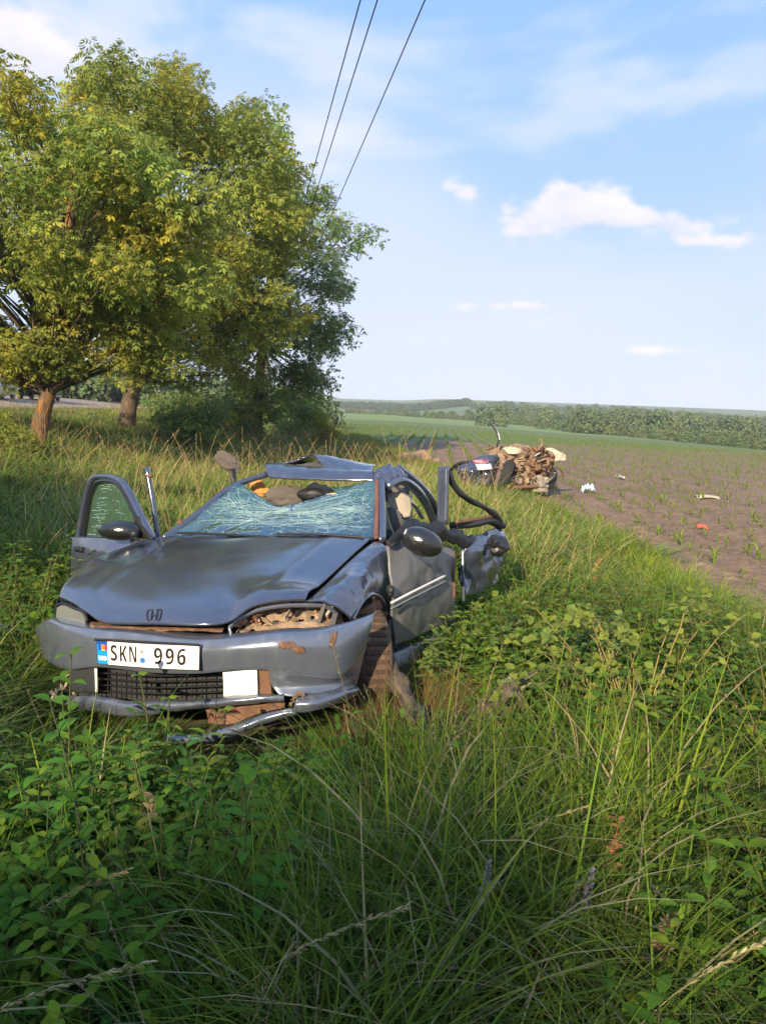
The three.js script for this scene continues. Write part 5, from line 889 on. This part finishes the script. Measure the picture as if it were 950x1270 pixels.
  plant('leafy_weed', 'yellow-green weed beside the brown dry leaf, in front of the bumper', 190, 960, 0.3, weed(502, 0.42, 5, 0.12, 0.055, [0.2, 0.26, 0.05], 3), M.leaf, 1, 'weed');
  plant('leafy_weed', 'fresh green many-leaved weed below the dangling bumper strip', 205, 935, 0.3, pinnateWeed(503, 9, 0.26, [0.16, 0.24, 0.05], 0.07, 0.035), M.leaf, 1, 'weed');
  plant('leafy_weed', 'bright lime weed in the grass between the two broken logs', 578, 912, 0.25, weed(504, 0.36, 6, 0.10, 0.042, bright, 4), M.leaf, 1, 'weed');
  plant('leafy_weed', 'lush light green weed growing beside the car door', 535, 805, 0.35, weed(505, 0.5, 7, 0.12, 0.05, [0.22, 0.29, 0.05], 5), M.leaf, 1, 'weed');
  plant('leafy_weed', 'tall light green weed growing below the bent rear door', 610, 765, 0.4, weed(506, 0.5, 8, 0.10, 0.04, [0.2, 0.27, 0.05], 4), M.leaf, 1, 'weed');
  // straggling bramble with pale rounded leaves
  {
    const p = at(790, 905, 0.2), t = thing('bramble_bush', 'straggling bramble with pale rounded leaves and thin yellow stems in the grass', 'bush', onGround(p.x, p.z)), r = mulberry(601); t.scale.setScalar(1.15);
    for (let k = 0; k < 24; k++) {
      const a = r() * 6.28, d = polar(a), h = 0.35 + r() * 0.4, w = 0.25 + r() * 0.5, v = new Veg(), st = new Veg(), pts = [];
      for (let j = 0; j <= 8; j++) { const u = j / 8; pts.push(V(d.x * w * u, h * Math.sin(u * 2.0), d.z * w * u).add(V((r() - 0.5) * 0.02, 0, (r() - 0.5) * 0.02))); }
      st.stem(pts, 0.004, 0.0015, [0.34, 0.26, 0.10], 5); const s = mesh('stem', st.build(), M.dry, t);
      for (let j = 2; j <= 8; j++) for (const e of [0, 1.3, 2.6, 3.9, 5.2]) v.leaf(pts[j].clone().add(V((r() - 0.5) * 0.05, (r() - 0.5) * 0.06, (r() - 0.5) * 0.05)), polar(a + e + r() * 0.9).add(V(0, (r() - 0.3) * 1.4, 0)), V((r() - 0.5) * 1.6, 1, (r() - 0.5) * 1.6), 0.022 + r() * 0.024, 0.022 + r() * 0.018, vary([0.24, 0.30, 0.055], r, 0.3), 0.5);
      mesh('leaves', v.build(), M.leaf, s);
    }
  }
  {
    const p = at(700, 790, 0.3), t = thing('wormwood_bush', 'grey-green bushy weed clump near the field edge', 'bush', onGround(p.x, p.z));
    for (let k = 0; k < 9; k++) { const m = mesh('shoot', G.sage[0], M.leaf, t); m.position.set((rnd() - 0.5) * 0.7, 0, (rnd() - 0.5) * 0.6); m.rotation.set((rnd() - 0.5) * 0.5, rnd() * 6, (rnd() - 0.5) * 0.5); m.scale.setScalar(1.1 + rnd() * 0.5); }
  }
  // flower spikes
  const spike = (label, px, py, h, col) => {
    const p = at(px, py, h), b = onGround(p.x, p.z), t = thing('flower_spike', label, 'flower', b, 'flower spikes'), r = mulberry(Math.round(px)), st = new Veg(), fl = new Veg(), top = h + 0.05, lean = 0.05;
    st.stem([V(0, 0, 0), V(0.01, top * 0.5, 0), V(lean, top, 0)], 0.003, 0.0015, [0.16, 0.18, 0.07], 4); mesh('stem', st.build(), M.blade, t);
    for (let k = 0; k < 90; k++) { const u = k / 90, q = V(lean * (0.72 + 0.28 * u), top * (0.78 + 0.24 * u), 0); fl.leaf(q, polar(r() * 6.28).add(V(0, 0.8, 0)), V(r() - 0.5, 1, r() - 0.5), 0.018 * (1.1 - 0.7 * u), 0.008, vary(col, r, 0.25), 0.4); }
    mesh('petals', fl.build(), M.leaf, t);
    const lv = weed(Math.round(py), top * 0.7, 5, 0.07, 0.02, [0.15, 0.18, 0.09], 1); mesh('leaves', lv, M.leaf, t);
  };
  spike('pale violet flower spike standing upright in the dark grass', 708, 1105, 0.42, [0.42, 0.34, 0.46]); spike('faded cream seed spike beside the violet flower spike', 690, 1120, 0.38, [0.40, 0.36, 0.22]);
  spike('thin grey-white seed spike leaning in the grass', 580, 1095, 0.45, [0.40, 0.37, 0.36]);
  // dead brown dock stem
  const dock = (label, px, py, h, col) => { const p = at(px, py, h), t = thing('dry_dock_stem', label, 'weed', onGround(p.x, p.z), 'dry dock stems'), r = mulberry(Math.round(px + py)), st = new Veg(), lf = new Veg(); st.stem([V(0, 0, 0), V(0.02, h * 0.5, 0), V(0.05, h, 0.01)], 0.004, 0.002, col, 4); mesh('stem', st.build(), M.dry, t); for (let k = 0; k < 60; k++) { const u = 0.5 + 0.5 * r(); lf.leaf(V(0.05 * u, h * u, 0.01 * u), polar(r() * 6.28).add(V(0, 0.7, 0)), V(r() - 0.5, 1, r() - 0.5), 0.03 * (0.5 + r()), 0.014, vary(col, r, 0.3), 0.5); } mesh('leaves', lf.build(), M.dry, t); };
  dock('dry pinkish brown leaf spray in the shaded weeds', 172, 985, 0.42, [0.36, 0.24, 0.14]); dock('rusty brown dead dock stem in the grass below the bramble', 745, 1010, 0.5, [0.30, 0.15, 0.06]); dock('rusty dead stem at the field edge', 735, 690, 0.5, [0.36, 0.19, 0.07]); dock('brown dead stem beside the violet spike', 800, 1130, 0.42, [0.25, 0.16, 0.09]);
  // long pale stalks that lean across the foreground
  for (const [px, py, h, a, label] of [[870, 1160, 0.5, 0.7, 'long straw stalk slanting across the grass beneath the bramble'], [380, 1130, 0.5, 0.9, 'pale seed stalk slanting through the dark foreground weeds'], [70, 1090, 0.45, 0.8, 'short pale seed head among the shaded weeds'], [40, 1200, 0.45, 1.1, 'arching straw seed stalk over the shaded weeds'], [640, 1010, 0.45, 0.8, 'yellow seed stalk between the log and the bramble']]) {
    const p = at(px, py, h), t = thing('seed_stalk', label, 'grass stalk', onGround(p.x, p.z), 'long seed stalks'), r = mulberry(px), st = new Veg(), hd = new Veg(), pts = []; for (let j = 0; j <= 8; j++) { const u = j / 8; pts.push(V(-0.3 * a + 0.6 * a * u * u * 0.9, (h + 0.15) * u * (1.1 - 0.25 * u), 0.05 * u)); }
    pts.forEach((q) => (q.x += 0.3 * a)); pts.forEach((q, j) => (q.x -= 0.3 * a));
    st.stem(pts, 0.0022, 0.0012, [0.38, 0.32, 0.14], 4); mesh('stem', st.build(), M.dry, t);
    for (let k = 0; k < 70; k++) { const u = 0.68 + 0.32 * k / 70, i = Math.min(7, Math.floor(u * 8)), q = pts[i].clone().lerp(pts[i + 1], u * 8 - i), d = pts[i + 1].clone().sub(pts[i]).normalize(); hd.leaf(q, d.clone().add(V((r() - 0.5) * 0.8, (r() - 0.5) * 0.8, (r() - 0.5) * 0.8)), V(r() - 0.5, 1, r() - 0.5), 0.02, 0.005, vary([0.42, 0.35, 0.17], r, 0.25), 0.3); }
    mesh('seed_head', hd.build(), M.dry, t);
  }
}

renderer.render(scene, camera);
